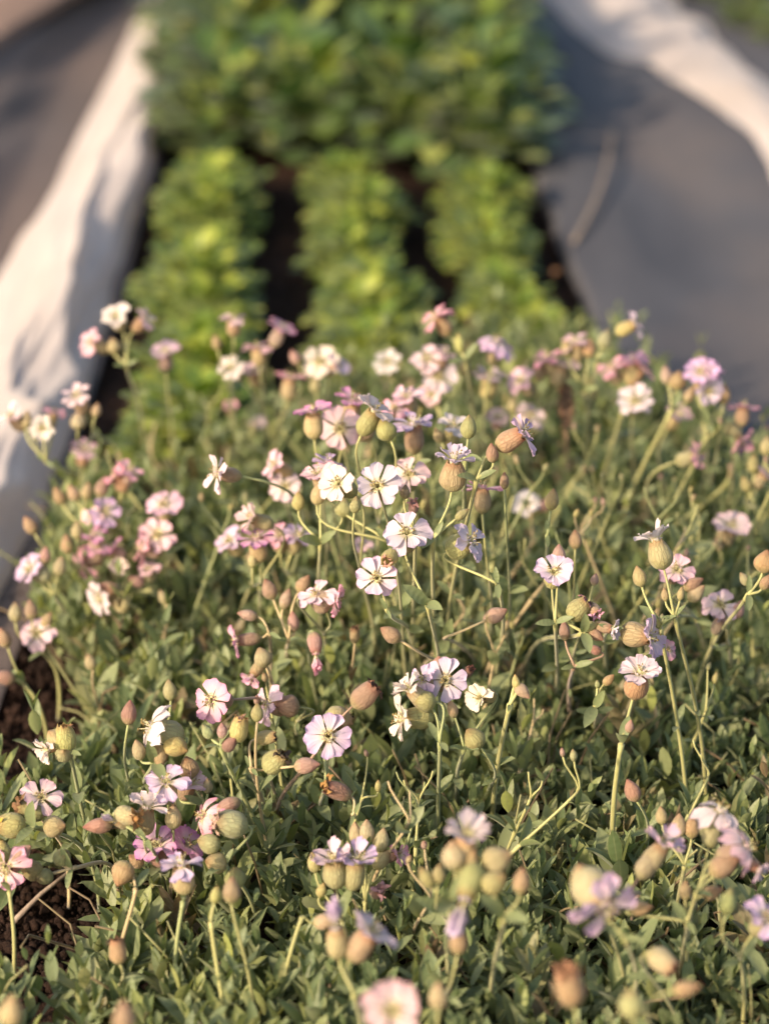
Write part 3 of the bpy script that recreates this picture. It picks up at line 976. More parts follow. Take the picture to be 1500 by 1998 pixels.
S('lilac flower seen from its side above a brown calyx at the middle', [F(808,830,(.0,.95,.2),'L','brown',1.25,'wide')], D=1.53, root=(812,1040), node=(812,905))
S('pale pink blossom heap behind the side view lilac flower', [F(795,775,(-.2,.7,.6),'P','tan',1.05), F(772,795,(-.4,.5,.6),'K','orange',.9)], D=1.62, root=(790,960))
S('white flower on tan calyx between the lilac flower and the upright bud', [F(884,832,(.1,.8,.5),'W','yellow',1.05), B(855,850,(-.4,.9,0),'tan',.9)], D=1.56, root=(890,1010))
S('upright olive bud on thin stalk above the side view white cup', [B(914,833,(.05,1,.1),'olive',1.35)], D=1.45, root=(885,1010), node=(908,890), stem='g')
S('big pale flower heads piled behind the bouquet before the red soil', [F(832,700,(-.2,.6,.7),'P','tan',1.1), F(855,733,(.2,.3,.9),'W','tan',1.1,'flat'), F(868,690,(.4,.8,.3),'P','brown',.9), F(842,770,(-.2,.4,.8),'P','tan',.95)], z=.19, root=(850,940), node=(860,820))
S('rosy flower turned up and outward, tallest over the red soil', [F(852,618,(-.55,.75,.3),'K','orange',1.1), B(896,668,(-.15,1,0),'yellow',1.4,'slim')], z=.225, root=(940,860), node=(908,700))
S('rounded lilac flower above a long tan calyx before the red soil', [F(968,668,(.15,.85,.4),'L','tan',1.2,'reflex','slim')], z=.205, root=(955,860))
S('white pink flower facing outward right of the long calyx', [F(1018,744,(-.5,.5,.6),'P','tan',1.05)], z=.17, root=(1000,900))
S('yellow green calyx with faint pink petals behind the bouquet', [F(955,735,(.1,.95,.2),'P','yellow',1.15), B(905,715,(.1,.9,.1),'tan',1.2)], z=.175, root=(950,920))
S('faint pink flower behind the lifted flower of the bouquet', [F(1033,810,(.3,.5,.7),'P','tan',1.05), B(1000,790,(0,1,0),'tan',1.0)], z=.15, root=(1040,940))
S('small pinkish bloom low behind the bouquet and its upright bud', [F(970,815,(0,.6,.7),'P','pink',.8)], z=.14, root=(975,950))
S('pink flower pair reaching over the seed spike', [F(1068,698,(-.3,.8,.3),'K','tan',1.05), F(1097,716,(.3,.8,.3),'P','tan',1.1), B(1053,728,(.2,.9,.1),'orange',1.2)], z=.18, root=(1060,900))
S('tan and pink heads crowded at the edge of the grey path', [F(1122,668,(-.2,.8,.4),'P','tan',1.0), B(1150,680,(.1,.9,.1),'orange',1.2), B(1105,680,(-.2,1,0),'tan',1.1)], z=.19, root=(1140,880), node=(1140,760))
S('lilac flower turned sideways, tallest against the grey path', [F(1236,633,(.85,.4,.2),'L','yellow',.95,'wide','norm'), B(1180,662,(.3,.9,0),'green',1.4)], z=.21, root=(1120,860), node=(1165,700))
S('wide cluster of pink petals over a big tan calyx by the path', [F(1192,716,(-.4,.8,.4),'K','tan',1.0), F(1235,706,(.1,.93,.3),'M','tan',1.15,'wide','round'), F(1250,722,(.6,.7,.2),'K','orange',1.0)], z=.175, root=(1160,1000), node=(1215,800))
S('white flower facing front below the pink cluster by the path', [F(1240,783,(.0,.4,.9),'W','tan',1.1,'flat')], z=.16, root=(1245,1000))
S('orange and tan buds on a long leaning stalk before the grey path', [B(1300,732,(-.2,1,0),'pink',1.2), B(1322,742,(.2,.95,.1),'orange',1.4,'round'), B(1345,770,(.4,.85,.1),'tan',1.1)], z=.185, root=(1195,1090), node=(1310,800), thick=1.5)
S('tall lilac flower with drooping petals against the path', [F(1370,728,(-.2,.7,.6),'L','tan',1.15), F(1380,762,(.3,-.3,.7),'V','tan',1.0), F(1388,722,(.4,.8,.4),'P','tan',.9)], z=.19, root=(1360,1000), node=(1380,830))
S('single orange bud beside the tall lilac flower against the path', [B(1412,770,(.1,1,0),'orange',1.3)], z=.175, root=(1370,1000))
S('flat pink flower over tan calyx with another pink one hanging beneath', [F(1450,793,(.1,.97,.1),'K','orange',.95,'flat'), F(1442,858,(.5,-.7,.3),'K','tan',1.0,'cup')], z=.165, root=(1400,1040), node=(1432,880))
S('pinkish white flower leaning out before the leaning bud stalk', [F(1322,810,(.4,.6,.5),'P','tan',.95)], z=.155, root=(1290,1010))
S('pink flower facing the path above a tan calyx on thick stalk', [F(1357,890,(.85,.25,.2),'K','tan',1.0,'wide')], z=.145, root=(1280,1080), thick=1.4)
S('white blurred pair of flowers low behind the pink flat flower', [F(1028,986,(-.2,.5,.8),'W','tan',1.0), B(1062,985,(.5,.6,.2),'pink',1.2)], z=.11, root=(1040,1100))
S('small pale flower at the path edge of the mat with a tan stalk', [F(1425,1028,(.2,.6,.6),'P','tan',1.2), B(1400,1062,(-.3,.9,.1),'tan',.9)], z=.115, root=(1330,1180))
S('tan buds leaning together on yellow stalks at the edge of view', [B(1492,1095,(.2,1,.1),'orange',1.4,'round'), B(1452,1130,(-.5,.8,.1),'green',.8), B(1494,1136,(.5,.8,0),'orange',.9)], D=1.46, root=(1350,1365), node=(1460,1160), thick=1.2)
S('olive buds clustered against the dark grey path edge', [B(1470,905,(0,1,0),'olive',1.2), F(1492,925,(.4,.6,.4),'P','tan',.9), B(1455,945,(-.4,.9,0),'olive',1.0), B(1495,870,(.1,1,0),'tan',1.2)], z=.14, root=(1440,1080))
# --- the sharp bouquet at the centre
S('lilac white flower wide open to the viewer, highest centre of the bouquet', [F(736,948,(-.05,.25,.95),'V','tan',1.18,'flat')], D=1.43, root=(800,1190), stem='y')
S('white pink flower half turned beside the wide open highest one', [F(661,944,(-.55,.35,.75),'W','olive',1.1,'wide'), B(693,985,(.1,.8,.2),'green',.9)], D=1.46, root=(740,1180))
S('lilac flower seen from its side on a ribbed golden calyx', [F(886,902,(.08,.95,.32),'V','tan',1.2,'cup','round'), B(902,1003,(.75,.6,.1),'olive',.9,'slim')], D=1.42, root=(835,1130), node=(846,1050), stem='y')
S('bluish lilac flower lifted outward at the top end of a long arching stalk', [F(1018,846,(.82,.45,.35),'L','orange',1.2,'wide','norm'), B(960,884,(-.1,.9,.1),'brown',1.0)], D=1.42, root=(800,1180), node=(930,935), stem='y')
S('pale lilac flower spread open over a cream calyx, centre of the bouquet', [F(794,1040,(.05,.5,.86),'V','tan',1.25,'wide')], D=1.415, root=(862,1290), node=(833,1180), stem='y')
S('withered brown pink bloom between the two open flowers of the bouquet', [P(806,990,(.05,.55,.8),'pink',.75,'slim',(.50,.28,.24)), B(790,960,(.1,1,.1),'brown',.75)], D=1.44, root=(838,1150), node=(810,1045))
S('withered curled bloom in a bright yellow calyx above the lowest open flower', [P(760,1088,(-.25,-.35,.85),'yellow',1.0,'norm',(.52,.30,.26))], D=1.41, root=(830,1220))
S('white pink notched flower, lowest open one of the bouquet', [F(735,1128,(-.1,.1,.98),'V','tan',1.05,'flat')], D=1.42, root=(800,1300), node=(755,1190), stem='y')
S('pale lilac flower turned outward from a golden calyx beside the bouquet', [F(917,1056,(.72,.35,.5),'V','yellow',1.15,'wide','round')], D=1.43, root=(985,1230), node=(970,1140))
S('flat pink flower seen edge on over a tan calyx beside the arching stalk', [F(941,953,(.0,.97,.12),'K','tan',1.05,'flat','norm')], D=1.49, root=(935,1180))
S('small brown bud on thin green stalk beside the edge on pink flower', [B(984,937,(.0,1,.1),'brown',.95,'slim')], D=1.46, root=(980,1180), stem='g')
S('pointed orange brown bud with a dark tip standing alone in the open', [B(1077,975,(.15,.98,.1),'orange',1.2)], D=1.49, root=(1068,1230), node=(1068,1045), stem='g')
S('orange bud standing behind the lilac flower with the pointed bud', [B(1122,1053,(.0,1,.1),'orange',1.05,'norm')], D=1.50, root=(1118,1240))
S('pink and white flower pair hidden behind the bouquet top', [F(798,926,(.0,.5,.8),'P','green',1.1), F(620,925,(-.3,.7,.5),'P','tan',1.0), B(620,965,(.1,1,0),'cream',1.2)], D=1.50, root=(790,1090), node=(760,1060))
S('green calyxes standing behind the half turned white flower', [B(582,978,(0,1,.1),'yellow',1.05), F(640,905,(.2,.85,.3),'L','cream',1.0), B(670,990,(.1,1,0),'green',1.1,'round')], D=1.51, root=(640,1130), node=(625,1060))
# --- right of centre
S('lilac flower in front of a pointed pink bud on a short straight stalk', [F(1080,1116,(.0,.5,.86),'V','yellow',1.05,'wide','norm'), B(1090,1083,(.05,1,-.2),'pink',1.1,'norm',.012)], D=1.42, root=(1085,1275), node=(1083,1215), stem='y')
S('tiny round bud with reddish tip on a yellow thread stalk', [B(1160,1131,(.2,.9,.1),'pink',.65)], D=1.45, root=(1110,1240), stem='y')
S('cluster of spent calyxes on two joined arching stalks', [P(1128,1190,(.6,.6,.2),'olive',1.1,'round',(.4,.2,.2)), P(1160,1190,(.2,-.5,.8),'pink',.8,'slim',(.62,.36,.45)), B(1150,1222,(.8,.3,.3),'green',.9), B(1163,1240,(.6,-.4,.4),'brown',.9), F(1192,1228,(.8,-.2,.2),'V','tan',.7,'cup')], D=1.42, root=(1015,1315), node=(1138,1235), stem='y', thick=1.25)
S('slim reddish bud below the cluster of spent calyxes', [B(1101,1230,(-.1,1,.1),'red',1.1,'slim'), B(1160,1268,(-.7,.3,.2),'red',.8)], D=1.45, root=(1120,1400), node=(1120,1300), stem='b')
S('white flower fanned upward over a smooth tan calyx on the tall stalk', [F(1280,1056,(-.25,.93,-.05),'W','tan',1.15,'cup','round'), B(1297,1160,(-.1,1,.1),'tan',.7,'slim'), B(1328,1158,(.15,1,.1),'tan',.75,'slim')], D=1.42, root=(1382,1565), node=(1316,1205), stem='y')
S('plump tan bud on a long thin stalk beside the tall white fan flower', [B(1247,1125,(-.25,.95,.1),'tan',1.1), B(1283,1218,(.1,1,.2),'yellow',.55), B(1291,1208,(.1,1,0),'green',.55)], D=1.425, root=(1352,1590), node=(1288,1228), stem='y')
S('lilac flower facing sideways from a globe of ribbed golden calyx', [F(1266,1242,(.85,-.1,.45),'L','tan',1.2,'wide','round')], D=1.42, root=(1195,1330), node=(1190,1224))
S('white bowl flower on an orange round calyx over two broad stalk leaves', [F(1247,1316,(.15,.8,.55),'W','orange',1.15,'wide','round'), B(1228,1418,(.2,.9,.2),'pink',.7)], D=1.41, root=(1204,1690), node=(1212,1452), stem='y', thick=1.5)
S('small orange bud on a thin green stalk beside the orange calyx', [B(1187,1327,(.6,.6,.2),'orange',.75), B(1165,1335,(0,1,0),'green',.4)], D=1.42, root=(1150,1420), node=(1160,1380), stem='y')
S('pale pink flower behind the tall white fan flower stalk', [F(1320,1112,(.1,.4,.8),'P','brown',1.0), B(1352,1140,(.7,.4,.1),'brown',1.2), B(1358,1158,(.5,.5,.2),'cream',1.2)], D=1.50, root=(1400,1290))
S('faded pink flower heap low between yellow stalks near the edge', [F(1405,1180,(-.2,.4,.8),'P','tan',1.0), P(1400,1222,(.2,.6,.5),'pink',1.0,'slim',(.6,.42,.42)), B(1440,1190,(.3,.8,.2),'pink',1.1)], D=1.53, root=(1440,1330))
S('small pink petals behind the lilac sideways flower', [F(1302,1268,(.5,.1,.8),'K','pink',.6)], D=1.46, root=(1310,1400))
S('brown pink closed head leaning on a tan stalk, centre of the mat', [B(968,1200,(.85,.45,.2),'pink',1.3,'norm')], D=1.45, root=(950,1310), stem='t')
S('brown withered bud leaning below the lowest open bouquet flower', [B(762,1238,(-.75,.5,.2),'brown',1.35,'norm')], D=1.45, root=(800,1330), stem='t')
S('drooping dark withered tuft above twin lilac flowers', [P(912,1312,(.4,.5,.6),'dark',.7,'slim',(.16,.08,.05))], D=1.43, root=(890,1420))
S('pale flower with yellow eye below a pink calyx, paired with one behind', [F(868,1327,(.0,.25,.95),'V','cream',1.08,'flat'), F(826,1326,(-.6,.4,.6),'V','tan',.9,'wide'), B(856,1300,(0,.9,.3),'pink',1.2,'round',.014)], D=1.41, root=(865,1560), node=(858,1410), stem='g')
S('cream ragged flower facing sideways from a horizontal olive calyx', [F(787,1402,(-.92,.0,.38),'C','olive',1.25,'wide','norm'), F(800,1346,(-.7,.6,.2),'W','tan',1.0,'cup'), B(826,1368,(-.95,.1,.1),'olive',1.4,'round')], D=1.40, root=(862,1640), node=(858,1450), stem='g')
S('shaded closing flower with dark streaks below the yellow eyed flower', [F(938,1362,(-.6,-.1,.75),'C','olive',.85,'cup','norm'), B(882,1383,(-.3,.9,.2),'tan',1.0,'slim')], D=1.41, root=(905,1560), node=(905,1460), stem='g')
S('rose coloured bud tilted beside a narrow upright stalk leaf', [B(1019,1349,(.6,-.6,.3),'pink',1.0,'norm'), B(1006,1330,(-.1,1,0),'yellow',.8,'slim')], D=1.41, root=(960,1600), node=(995,1375), stem='y', thick=1.4)
S('round olive calyx half sunk in leaves under the closing flower', [B(924,1440,(-.5,.7,.3),'olive',1.45,'round')], D=1.41, root=(930,1560), stem='g')
# --- left of centre, sharp band
S('bright pink flower with crimped petals on a horizontal brown calyx', [F(413,1366,(-.62,.05,.78),'K','brown',1.12,'flat','norm')], D=1.42, root=(520,1450), stem='b')
S('small pink petals pointing outward from a brown calyx on a tan stalk', [F(465,1250,(-.95,-.1,.2),'K','brown',.95,'wide','slim'), B(482,1200,(-.95,.2,.1),'pink',1.2,'slim')], D=1.50, root=(535,1390), node=(525,1235), stem='t')
S('tan calyx with spent pink petals drooping on the tan stalk foot', [F(493,1318,(-.5,-.7,.4),'K','tan',.75,'cup'), B(512,1282,(-.3,.9,.2),'tan',1.2,'round')], D=1.48, root=(560,1400), stem='t')
S('group of narrow pinkish buds high above the middle foliage', [B(525,1150,(-.35,.9,.2),'brown',1.3), B(558,1168,(.3,.9,.1),'pink',1.3,'slim'), B(592,1140,(.5,.8,.1),'orange',1.1), B(572,1212,(-.1,1,.2),'pink',1.25,'slim')], D=1.52, root=(565,1300), node=(563,1248), stem='t')
S('pink striped closed flower with long side petals, middle of foliage', [F(652,1172,(.9,-.1,.2),'K','pink',1.0,'wide','norm'), F(618,1160,(-.3,.6,.6),'P','pink',1.0,'wide','round')], D=1.49, root=(650,1330), stem='y')
S('pink flower hanging straight down from its tan calyx', [F(616,1273,(.1,-.95,.2),'K','pink',.85,'shut','norm')], D=1.49, root=(640,1390), stem='g')
S('dark withered stub on thin stalk beside the hanging pink flower', [P(692,1240,(0,.8,.4),'orange',.8,'slim',(.12,.07,.04))], D=1.52, root=(700,1330), stem='t')
S('pointed maroon bud upright on a thin stalk over dark leaves', [B(252,1391,(.1,1,.1),'red',1.35,'norm')], D=1.41, root=(272,1580), stem='g')
S('soft green bud blurred on upright stalk behind the maroon bud', [B(331,1347,(-.1,1,.1),'green',1.15,'norm')], D=1.49, root=(335,1430), stem='g')
S('large white flower folded back from a smooth pale green calyx', [F(296,1420,(-.88,.3,.3),'W','green',1.35,'reflex','norm'), B(345,1457,(.8,-.3,.4),'yellow',1.6,'round'), B(312,1476,(.1,-.8,.4),'orange',1.3), B(270,1464,(-.2,.9,.2),'tan',1.1)], D=1.40, root=(278,1570), node=(300,1490), stem='g')
S('tan calyxes with curled ends on a stalk out over the bare soil', [P(126,1442,(.0,1,.2),'yellow',1.15,'round',(.45,.25,.12)), F(94,1462,(-.6,-.5,.5),'W','orange',.85,'cup'), B(108,1440,(-.5,.6,.4),'cream',1.2,'round'), B(125,1470,(.1,.3,.8),'green',1.1,'round')], D=1.41, root=(185,1610), node=(136,1468), stem='g')
S('pink white flower partly hidden behind a broad tan calyx', [F(522,1375,(-.8,.1,.5),'V','tan',1.05,'wide','round'), B(560,1378,(-.7,.1,.3),'brown',1.6,'round')], D=1.46, root=(590,1450))
S('olive ribbed calyx and small buds atop a thick green stalk', [P(466,1425,(.2,.95,.2),'yellow',1.1,'norm',(.35,.24,.14)), B(434,1427,(-.1,1,.2),'pink',.85), B(404,1428,(-.5,.8,.2),'green',.85), B(448,1452,(.5,.5,.6),'dark',1.1)], D=1.39, root=(545,1700), node=(428,1455), stem='g', thick=1.25)
S('slender green bud on a stalk crossing the ribbed calyx', [B(502,1391,(.0,1,.1),'olive',.95,'norm')], D=1.39, root=(552,1720), stem='t')
S('yellow green pod with a black withered tuft, nearest the thick stalk', [P(518,1440,(.93,.15,.2),'yellow',.85,'norm',(.06,.045,.035)), P(535,1487,(.6,.5,.4),'green',1.15,'round',(.10,.07,.05))], D=1.40, root=(520,1620), node=(490,1500), stem='t')
S('brown papery pod with withered tip on a grey leaning stalk', [P(710,1359,(.72,.65,.2),'brown',1.3,'norm',(.09,.05,.035))], D=1.40, root=(530,1620), node=(600,1490), stem='b')
S('purple pink flower fully open to the viewer beside a dark pod', [F(640,1436,(-.02,.1,.98),'L','tan',1.12,'flat'), P(660,1400,(.5,-.3,-.2),'tan',1.1,'round',(.07,.05,.04),.014)], D=1.395, root=(640,1600), node=(635,1530), stem='g')
S('pink tinted calyx lying sideways under the purple pink flower', [B(598,1494,(.9,.1,.2),'pink',1.45,'norm')], D=1.39, root=(545,1600), stem='t')
S('withered gold brown head bent over on a hooked stalk', [P(660,1545,(-.85,.4,.3),'dark',1.2,'slim',(.34,.20,.07))], D=1.39, root=(690,1620), node=(690,1590), stem='t')
S('lilac white flower open upward over a cream calyx near bare soil', [F(324,1527,(.0,.72,.7),'V','cream',1.15,'wide','norm'), B(338,1595,(0,1,.2),'cream',1.4,'norm')], D=1.385, root=(345,1740), stem='g')
S('brown spent flower leaning behind the lilac white upward one', [F(372,1530,(.4,.6,.5),'P','brown',.9,'cup'), B(368,1497,(-.2,.9,.2),'orange',1.3,'round'), B(405,1534,(0,1,.2),'tan',.8)], D=1.41, root=(420,1620), node=(400,1570), stem='g')
S('white two lobed flower on a pinkish calyx beside the lying red bud', [F(286,1578,(.1,.93,.25),'W','tan',1.1,'cup','norm')], D=1.38, root=(310,1700), stem='g')
S('long brick red bud lying flat with a pale calyx behind it', [B(190,1612,(-.97,-.08,.2),'red',1.9,'slim'), F(226,1603,(-.75,.4,.6),'V','tan',.6,'shut','norm'), P(246,1592,(.7,-.1,.5),'cream',1.1,'norm',(.40,.22,.08))], D=1.37, root=(330,1720), node=(285,1640), stem='g')
S('bright pink crumpled flower beside the round green pods', [F(398,1593,(-.8,.3,.5),'K','pink',1.05,'reflex','norm'), B(443,1572,(-.85,-.3,.2),'red',1.7,'slim')], D=1.385, root=(470,1700), stem='g')
S('round pale green pods clustered with a dried petal shred', [P(452,1608,(-.9,.2,.3),'green',1.35,'round',(.6,.4,.34)), B(406,1646,(-.8,.3,.4),'green',1.4,'round'), B(420,1684,(-.7,.2,.5),'green',1.35,'round'), B(459,1712,(.0,.9,.4),'olive',1.35,'round')], D=1.37, root=(500,1800), node=(440,1690), stem='g')
S('magenta pink flower mass half hidden behind leaves and stalks', [F(305,1650,(-.2,.6,.7),'M','red',1.35,'wide'), F(362,1648,(.5,.6,.5),'M','pink',1.1,'wide'), B(265,1680,(-.5,.5,.4),'orange',1.0)], D=1.40, root=(340,1740), stem='g')
S('round rust orange pod alone over the bare soil', [B(238,1706,(-.3,-.8,.3),'orange',1.55,'round')], D=1.35, root=(200,1900), node=(265,1735), stem='t')
S('lilac petals spread flat over a pale cream calyx on a straight stalk', [F(354,1690,(-.1,.95,.28),'L','cream',1.15,'wide','norm')], D=1.335, root=(345,1960), node=(357,1760), stem='g')
S('blurred mauve brown bud on yellow stalk before the leaf mat', [B(452,1738,(.05,1,.1),'brown',1.35,'norm')], D=1.28, root=(480,2010), stem='y')
S('small yellow green bud blurred beside the mauve brown bud', [B(421,1747,(.2,.9,.1),'yellow',.85)], D=1.29, root=(455,2020), node=(411,1800), stem='y')
S('amber pod with a burnt dark top standing over the lowest leaves', [P(230,1858,(-.15,1,.1),'orange',1.0,'norm',(.06,.03,.02))], D=1.30, root=(185,1960), stem='y')
S('pale pink flower with dark withered pod beside the bare soil', [F(80,1556,(.2,.5,.8),'P','olive',1.05,'wide'), P(62,1582,(-.85,.3,.3),'olive',1.25,'norm',(.22,.13,.06))], D=1.39, root=(130,1680), stem='t')
S('yellow lit pod at the edge of view with a brown pod beside it', [P(22,1611,(-.9,.1,.3),'yellow',1.2,'round',(.5,.36,.06)), B(108,1613,(.8,.1,.4),'tan',1.4,'round')], D=1.38, root=(190,1680), node=(65,1615), stem='g')
S('rose pink flower cut by the edge of view with pink calyx', [F(12,1692,(-.4,-.3,.8),'K','pink',1.25,'wide','norm'), B(40,1668,(.7,.6,.2),'pink',1.5,'norm'), B(4,1660,(0,.9,.3),'olive',1.2,'round')], D=1.36, root=(10,1900), node=(18,1740), stem='y')
S('small olive pods hanging over the dark soil hole', [B(60,1698,(-.8,.3,.4),'olive',1.3,'round'), B(85,1712,(-.6,-.2,.6),'olive',1.0,'round'), B(122,1672,(.3,.5,.6),'olive',1.1,'round')], D=1.38, root=(240,1690), node=(140,1695), stem='t')
# --- front band
S('row of three upright tan buds touching over the dark leaves', [B(693,1626,(-.05,1,.1),'cream',1.25,'slim'), B(715,1624,(.02,1,.1),'cream',1.3), B(744,1640,(.2,.95,.1),'cream',1.3), F(775,1668,(.7,.2,.4),'K','pink',.7,'cup'), B(745,1678,(.6,.7,.1),'cream',1.3)], D=1.38, root=(690,1880), node=(712,1760), stem='y')
S('rounded pink lobes of a flower row over twin pale green calyxes', [F(650,1680,(-.1,.9,.35),'P','green',1.15,'cup','round'), F(695,1682,(.15,.9,.35),'L','green',1.2,'cup','norm'), B(612,1684,(-.15,1,.1),'yellow',1.0), B(627,1738,(.3,.9,.1),'yellow',.75)], D=1.35, root=(660,1900), node=(668,1800), stem='y')
S('tan bud lying level on its stalk under the pink lobed flowers', [B(634,1799,(.95,.15,.2),'cream',1.2,'norm')], D=1.32, root=(520,1990), node=(590,1790), stem='y')
S('dried pink curl of petals half hidden behind the twin calyxes', [P(735,1742,(.3,.3,.8),'pink',.9,'slim',(.58,.36,.33))], D=1.37, root=(745,1800), stem='t')
S('two blurred pale calyxes with lilac petals close to the viewer', [F(655,1815,(-.1,.9,.2),'L','cream',1.05,'shut','norm'), F(722,1822,(.5,.7,.3),'V','tan',1.25,'wide','norm')], D=1.215, root=(690,2080), node=(690,1940), stem='y')
S('big blurred pink flower rising from the bottom edge of view', [F(765,1975,(.1,.5,.8),'P','orange',1.25,'wide')], D=1.10, root=(760,2160))
S('blurred orange bud low at the bottom edge of view', [B(243,1985,(0,1,.2),'orange',1.6,'norm')], D=1.10, root=(250,2140))
S('blurred cream bud in the bottom corner by the bare soil', [B(22,1975,(.1,1,.2),'cream',1.6,'norm')], D=1.12, root=(30,2140))
S('blurred white flower over a pale calyx and olive pods', [F(910,1632,(.1,.8,.5),'W','cream',1.2,'cup'), B(885,1668,(-.1,1,.2),'cream',1.6,'round'), B(972,1678,(.7,.4,.3),'green',1.8,'round'), B(920,1680,(.2,.8,.3),'orange',1.0)], D=1.215, root=(880,1950), node=(880,1760), stem='y')
S('soft lilac flower drooping under a brown calyx, blurred near the viewer', [F(908,1752,(-.3,-.8,.4),'L','olive',1.25,'shut','norm'), B(966,1722,(.6,.5,.4),'olive',1.4,'round'), B(1017,1720,(.1,1,0),'orange',1.2)], D=1.205, root=(955,1960), node=(983,1790), stem='y')
S('pair of small olive buds blurred on a thin stalk', [B(832,1713,(-.5,.8,.2),'olive',1.1), B(856,1706,(.1,1,.1),'olive',.9)], D=1.25, root=(880,1850), stem='y')
S('single orange bud standing below the drooping lilac flower', [B(895,1838,(.1,1,.2),'orange',1.25,'norm')], D=1.21, root=(880,1960))
S('large white lilac flower hanging open from a blurred cream calyx', [F(1180,1768,(.45,-.6,.6),'V','cream',1.55,'wide','round')], D=1.19, root=(1225,1960), stem='y')
S('blurred pale calyx standing tall behind the hanging flower', [B(1138,1714,(-.3,.9,.2),'cream',1.7,'round')], D=1.20, root=(1220,1980), node=(1218,1830))
S('blurred brown orange pod with broken top in the front leaves', [P(1112,1928,(-.2,.9,.3),'orange',1.45,'norm',(.30,.16,.10))], D=1.14, root=(1130,2100))
S('tan calyx tilted up with small white lilac petals at its mouth', [F(1292,1652,(.55,.8,.2),'V','tan',1.15,'cup','norm'), B(1262,1690,(.5,.8,.2),'tan',1.8,'norm')], D=1.28, root=(1240,1800), stem='b')
S('twin upright tan buds on forked yellow stalk', [B(1324,1612,(.05,1,.1),'tan',1.25), B(1350,1614,(.05,1,.1),'orange',1.2), B(1290,1592,(-.1,1,.1),'tan',.9)], D=1.36, root=(1320,1800), node=(1335,1690), stem='y')
S('white flower folded over a plump green calyx near the edge', [F(1405,1585,(.4,.85,.2),'W','green',1.2,'reflex','norm'), B(1390,1628,(.25,.95,.1),'green',1.7,'norm')], D=1.30, root=(1410,1800), stem='y')
S('brown calyx thrusting sideways with narrow pink white petals', [F(1455,1655,(.8,.35,.3),'P','brown',1.15,'reflex','norm'), B(1412,1690,(.85,.5,.2),'brown',1.9,'norm'), F(1478,1695,(.7,-.5,.3),'V','brown',.7,'cup')], D=1.27, root=(1345,1900), node=(1360,1740), stem='y')
S('reddish brown bud pointing back over broad green leaves', [B(1233,1543,(-.4,.9,.15),'red',1.35,'norm')], D=1.40, root=(1240,1700), stem='g')
S('orange buds low on stalk among front leaves beside the brown calyx', [B(1337,1738,(0,1,.2),'orange',.9), B(1390,1742,(.8,.3,.2),'orange',1.0), B(1250,1774,(.8,.2,.3),'orange',1.1)], D=1.28, root=(1330,1900), node=(1340,1800))
S('tan pod with ragged end blurred in the front leaves', [P(1290,1875,(.6,-.4,.5),'cream',1.2,'norm',(.36,.20,.14))], D=1.21, root=(1350,2000))
S('pale green calyx blurred at the front edge of the mat', [B(1232,1958,(-.1,.9,.3),'green',1.6,'round'), B(1340,1930,(.8,.2,.2),'orange',1.3,'slim')], D=1.12, root=(1280,2140))
S('dull lilac flower cut by the edge of view beside front stalks', [F(1494,1790,(.3,.6,.6),'L','tan',1.0), B(1420,1760,(.2,.9,.2),'olive',1.3)], D=1.24, root=(1450,1980))
S('blurred tan bud standing by front leaves before the orange bud', [B(855,1945,(.0,1,.2),'cream',1.3,'norm')], D=1.15, root=(850,2090))

# thin leafy stalks without an open flower, rising through the mat
def bare(x, y, hgt, lean, tip):
    base = Vector((x, y, .01)); top = base + Vector((lean[0], lean[1], hgt))
    t = thing('leafy_stalk', 'thin pale green leafy campion stalk without open flowers rising among the flowers', 'leafy stalk', Vector((x, y, 0)), 'flowerless stalks in the campion mat')
    o0 = Vector((x, y, 0)); mb = MB()
    pts = bezier(base, base + Vector((0, 0, hgt * .4)), top - Vector((lean[0] * .3, lean[1] * .3, hgt * .25)), top, 14)
    mb.tube([p - o0 for p in pts], .0012, .0007, 6, bulge=lambda q: 1 + .5 * sum(math.exp(-((q - c) / .025) ** 2) for c in (.36, .64, .9)))
    tips = []
    for k in (-1, 1):
        e = top + Vector((rng.uniform(-.012, .012), rng.uniform(-.012, .012), rng.uniform(.008, .022)))
        mb.tube([p - o0 for p in bezier(top, top + (pts[-1] - pts[-2]).normalized() * .006, e - Vector((0, 0, .006)), e, 5)], .0007, .0005, 5)
        tips.append(e)
    so = link_mesh('stem', mb.mesh('stem', [M_STEM]), t)
    c = STEMC[rng.choice('yyggt')]; so.color = (*c, 1)
    for q in (5, 9, 13):
        ax = (pts[q + 1] - pts[q - 1]).normalized() if q < 14 else Vector((0, 0, 1)); a0 = rng.uniform(0, PI); me = rng.choice(LEAVES)
        for kk in (0, 1):
            lf = link_mesh('leaf', me, t)
            lf.location = pts[q] - o0; lf.rotation_mode = 'QUATERNION'
            lf.rotation_quaternion = ax.to_track_quat('Z', 'Y') @ Quaternion((0, 0, 1), a0 + kk * PI)
            lf.scale = (rng.uniform(.9, 1.3) * (1.15 - .03 * q),) * 3
    if tip:
        for e in tips:
            b = link_mesh('bud', BUD['slim'], t); b.location = e - o0; b.scale = (rng.uniform(.4, .65),) * 3
            b.rotation_euler = (rng.uniform(-.4, .4), rng.uniform(-.4, .4), 0); b.color = (*CAL[rng.choice(('green', 'tan', 'pink', 'yellow'))], 1)


for i in range(95):
    if i < 62:
        u, v = rng.uniform(640, 1540), rng.uniform(960, 1420)
        if u > 1200 and v < 1090: continue
    elif i < 78:
        u, v = rng.uniform(280, 700), rng.uniform(880, 1300)
    else:
        u, v = rng.uniform(250, 1500), rng.uniform(1450, 1850)
    p = at_z(u, v, .03)
    if not inside(p.x, p.y): continue
    hgt = rng.uniform(.08, .135) if i < 62 else rng.uniform(.06, .10)
    bare(p.x, p.y, hgt, (rng.gauss(.012 if i < 62 else 0, .03), rng.gauss(0, .025)), rng.random() < .6)

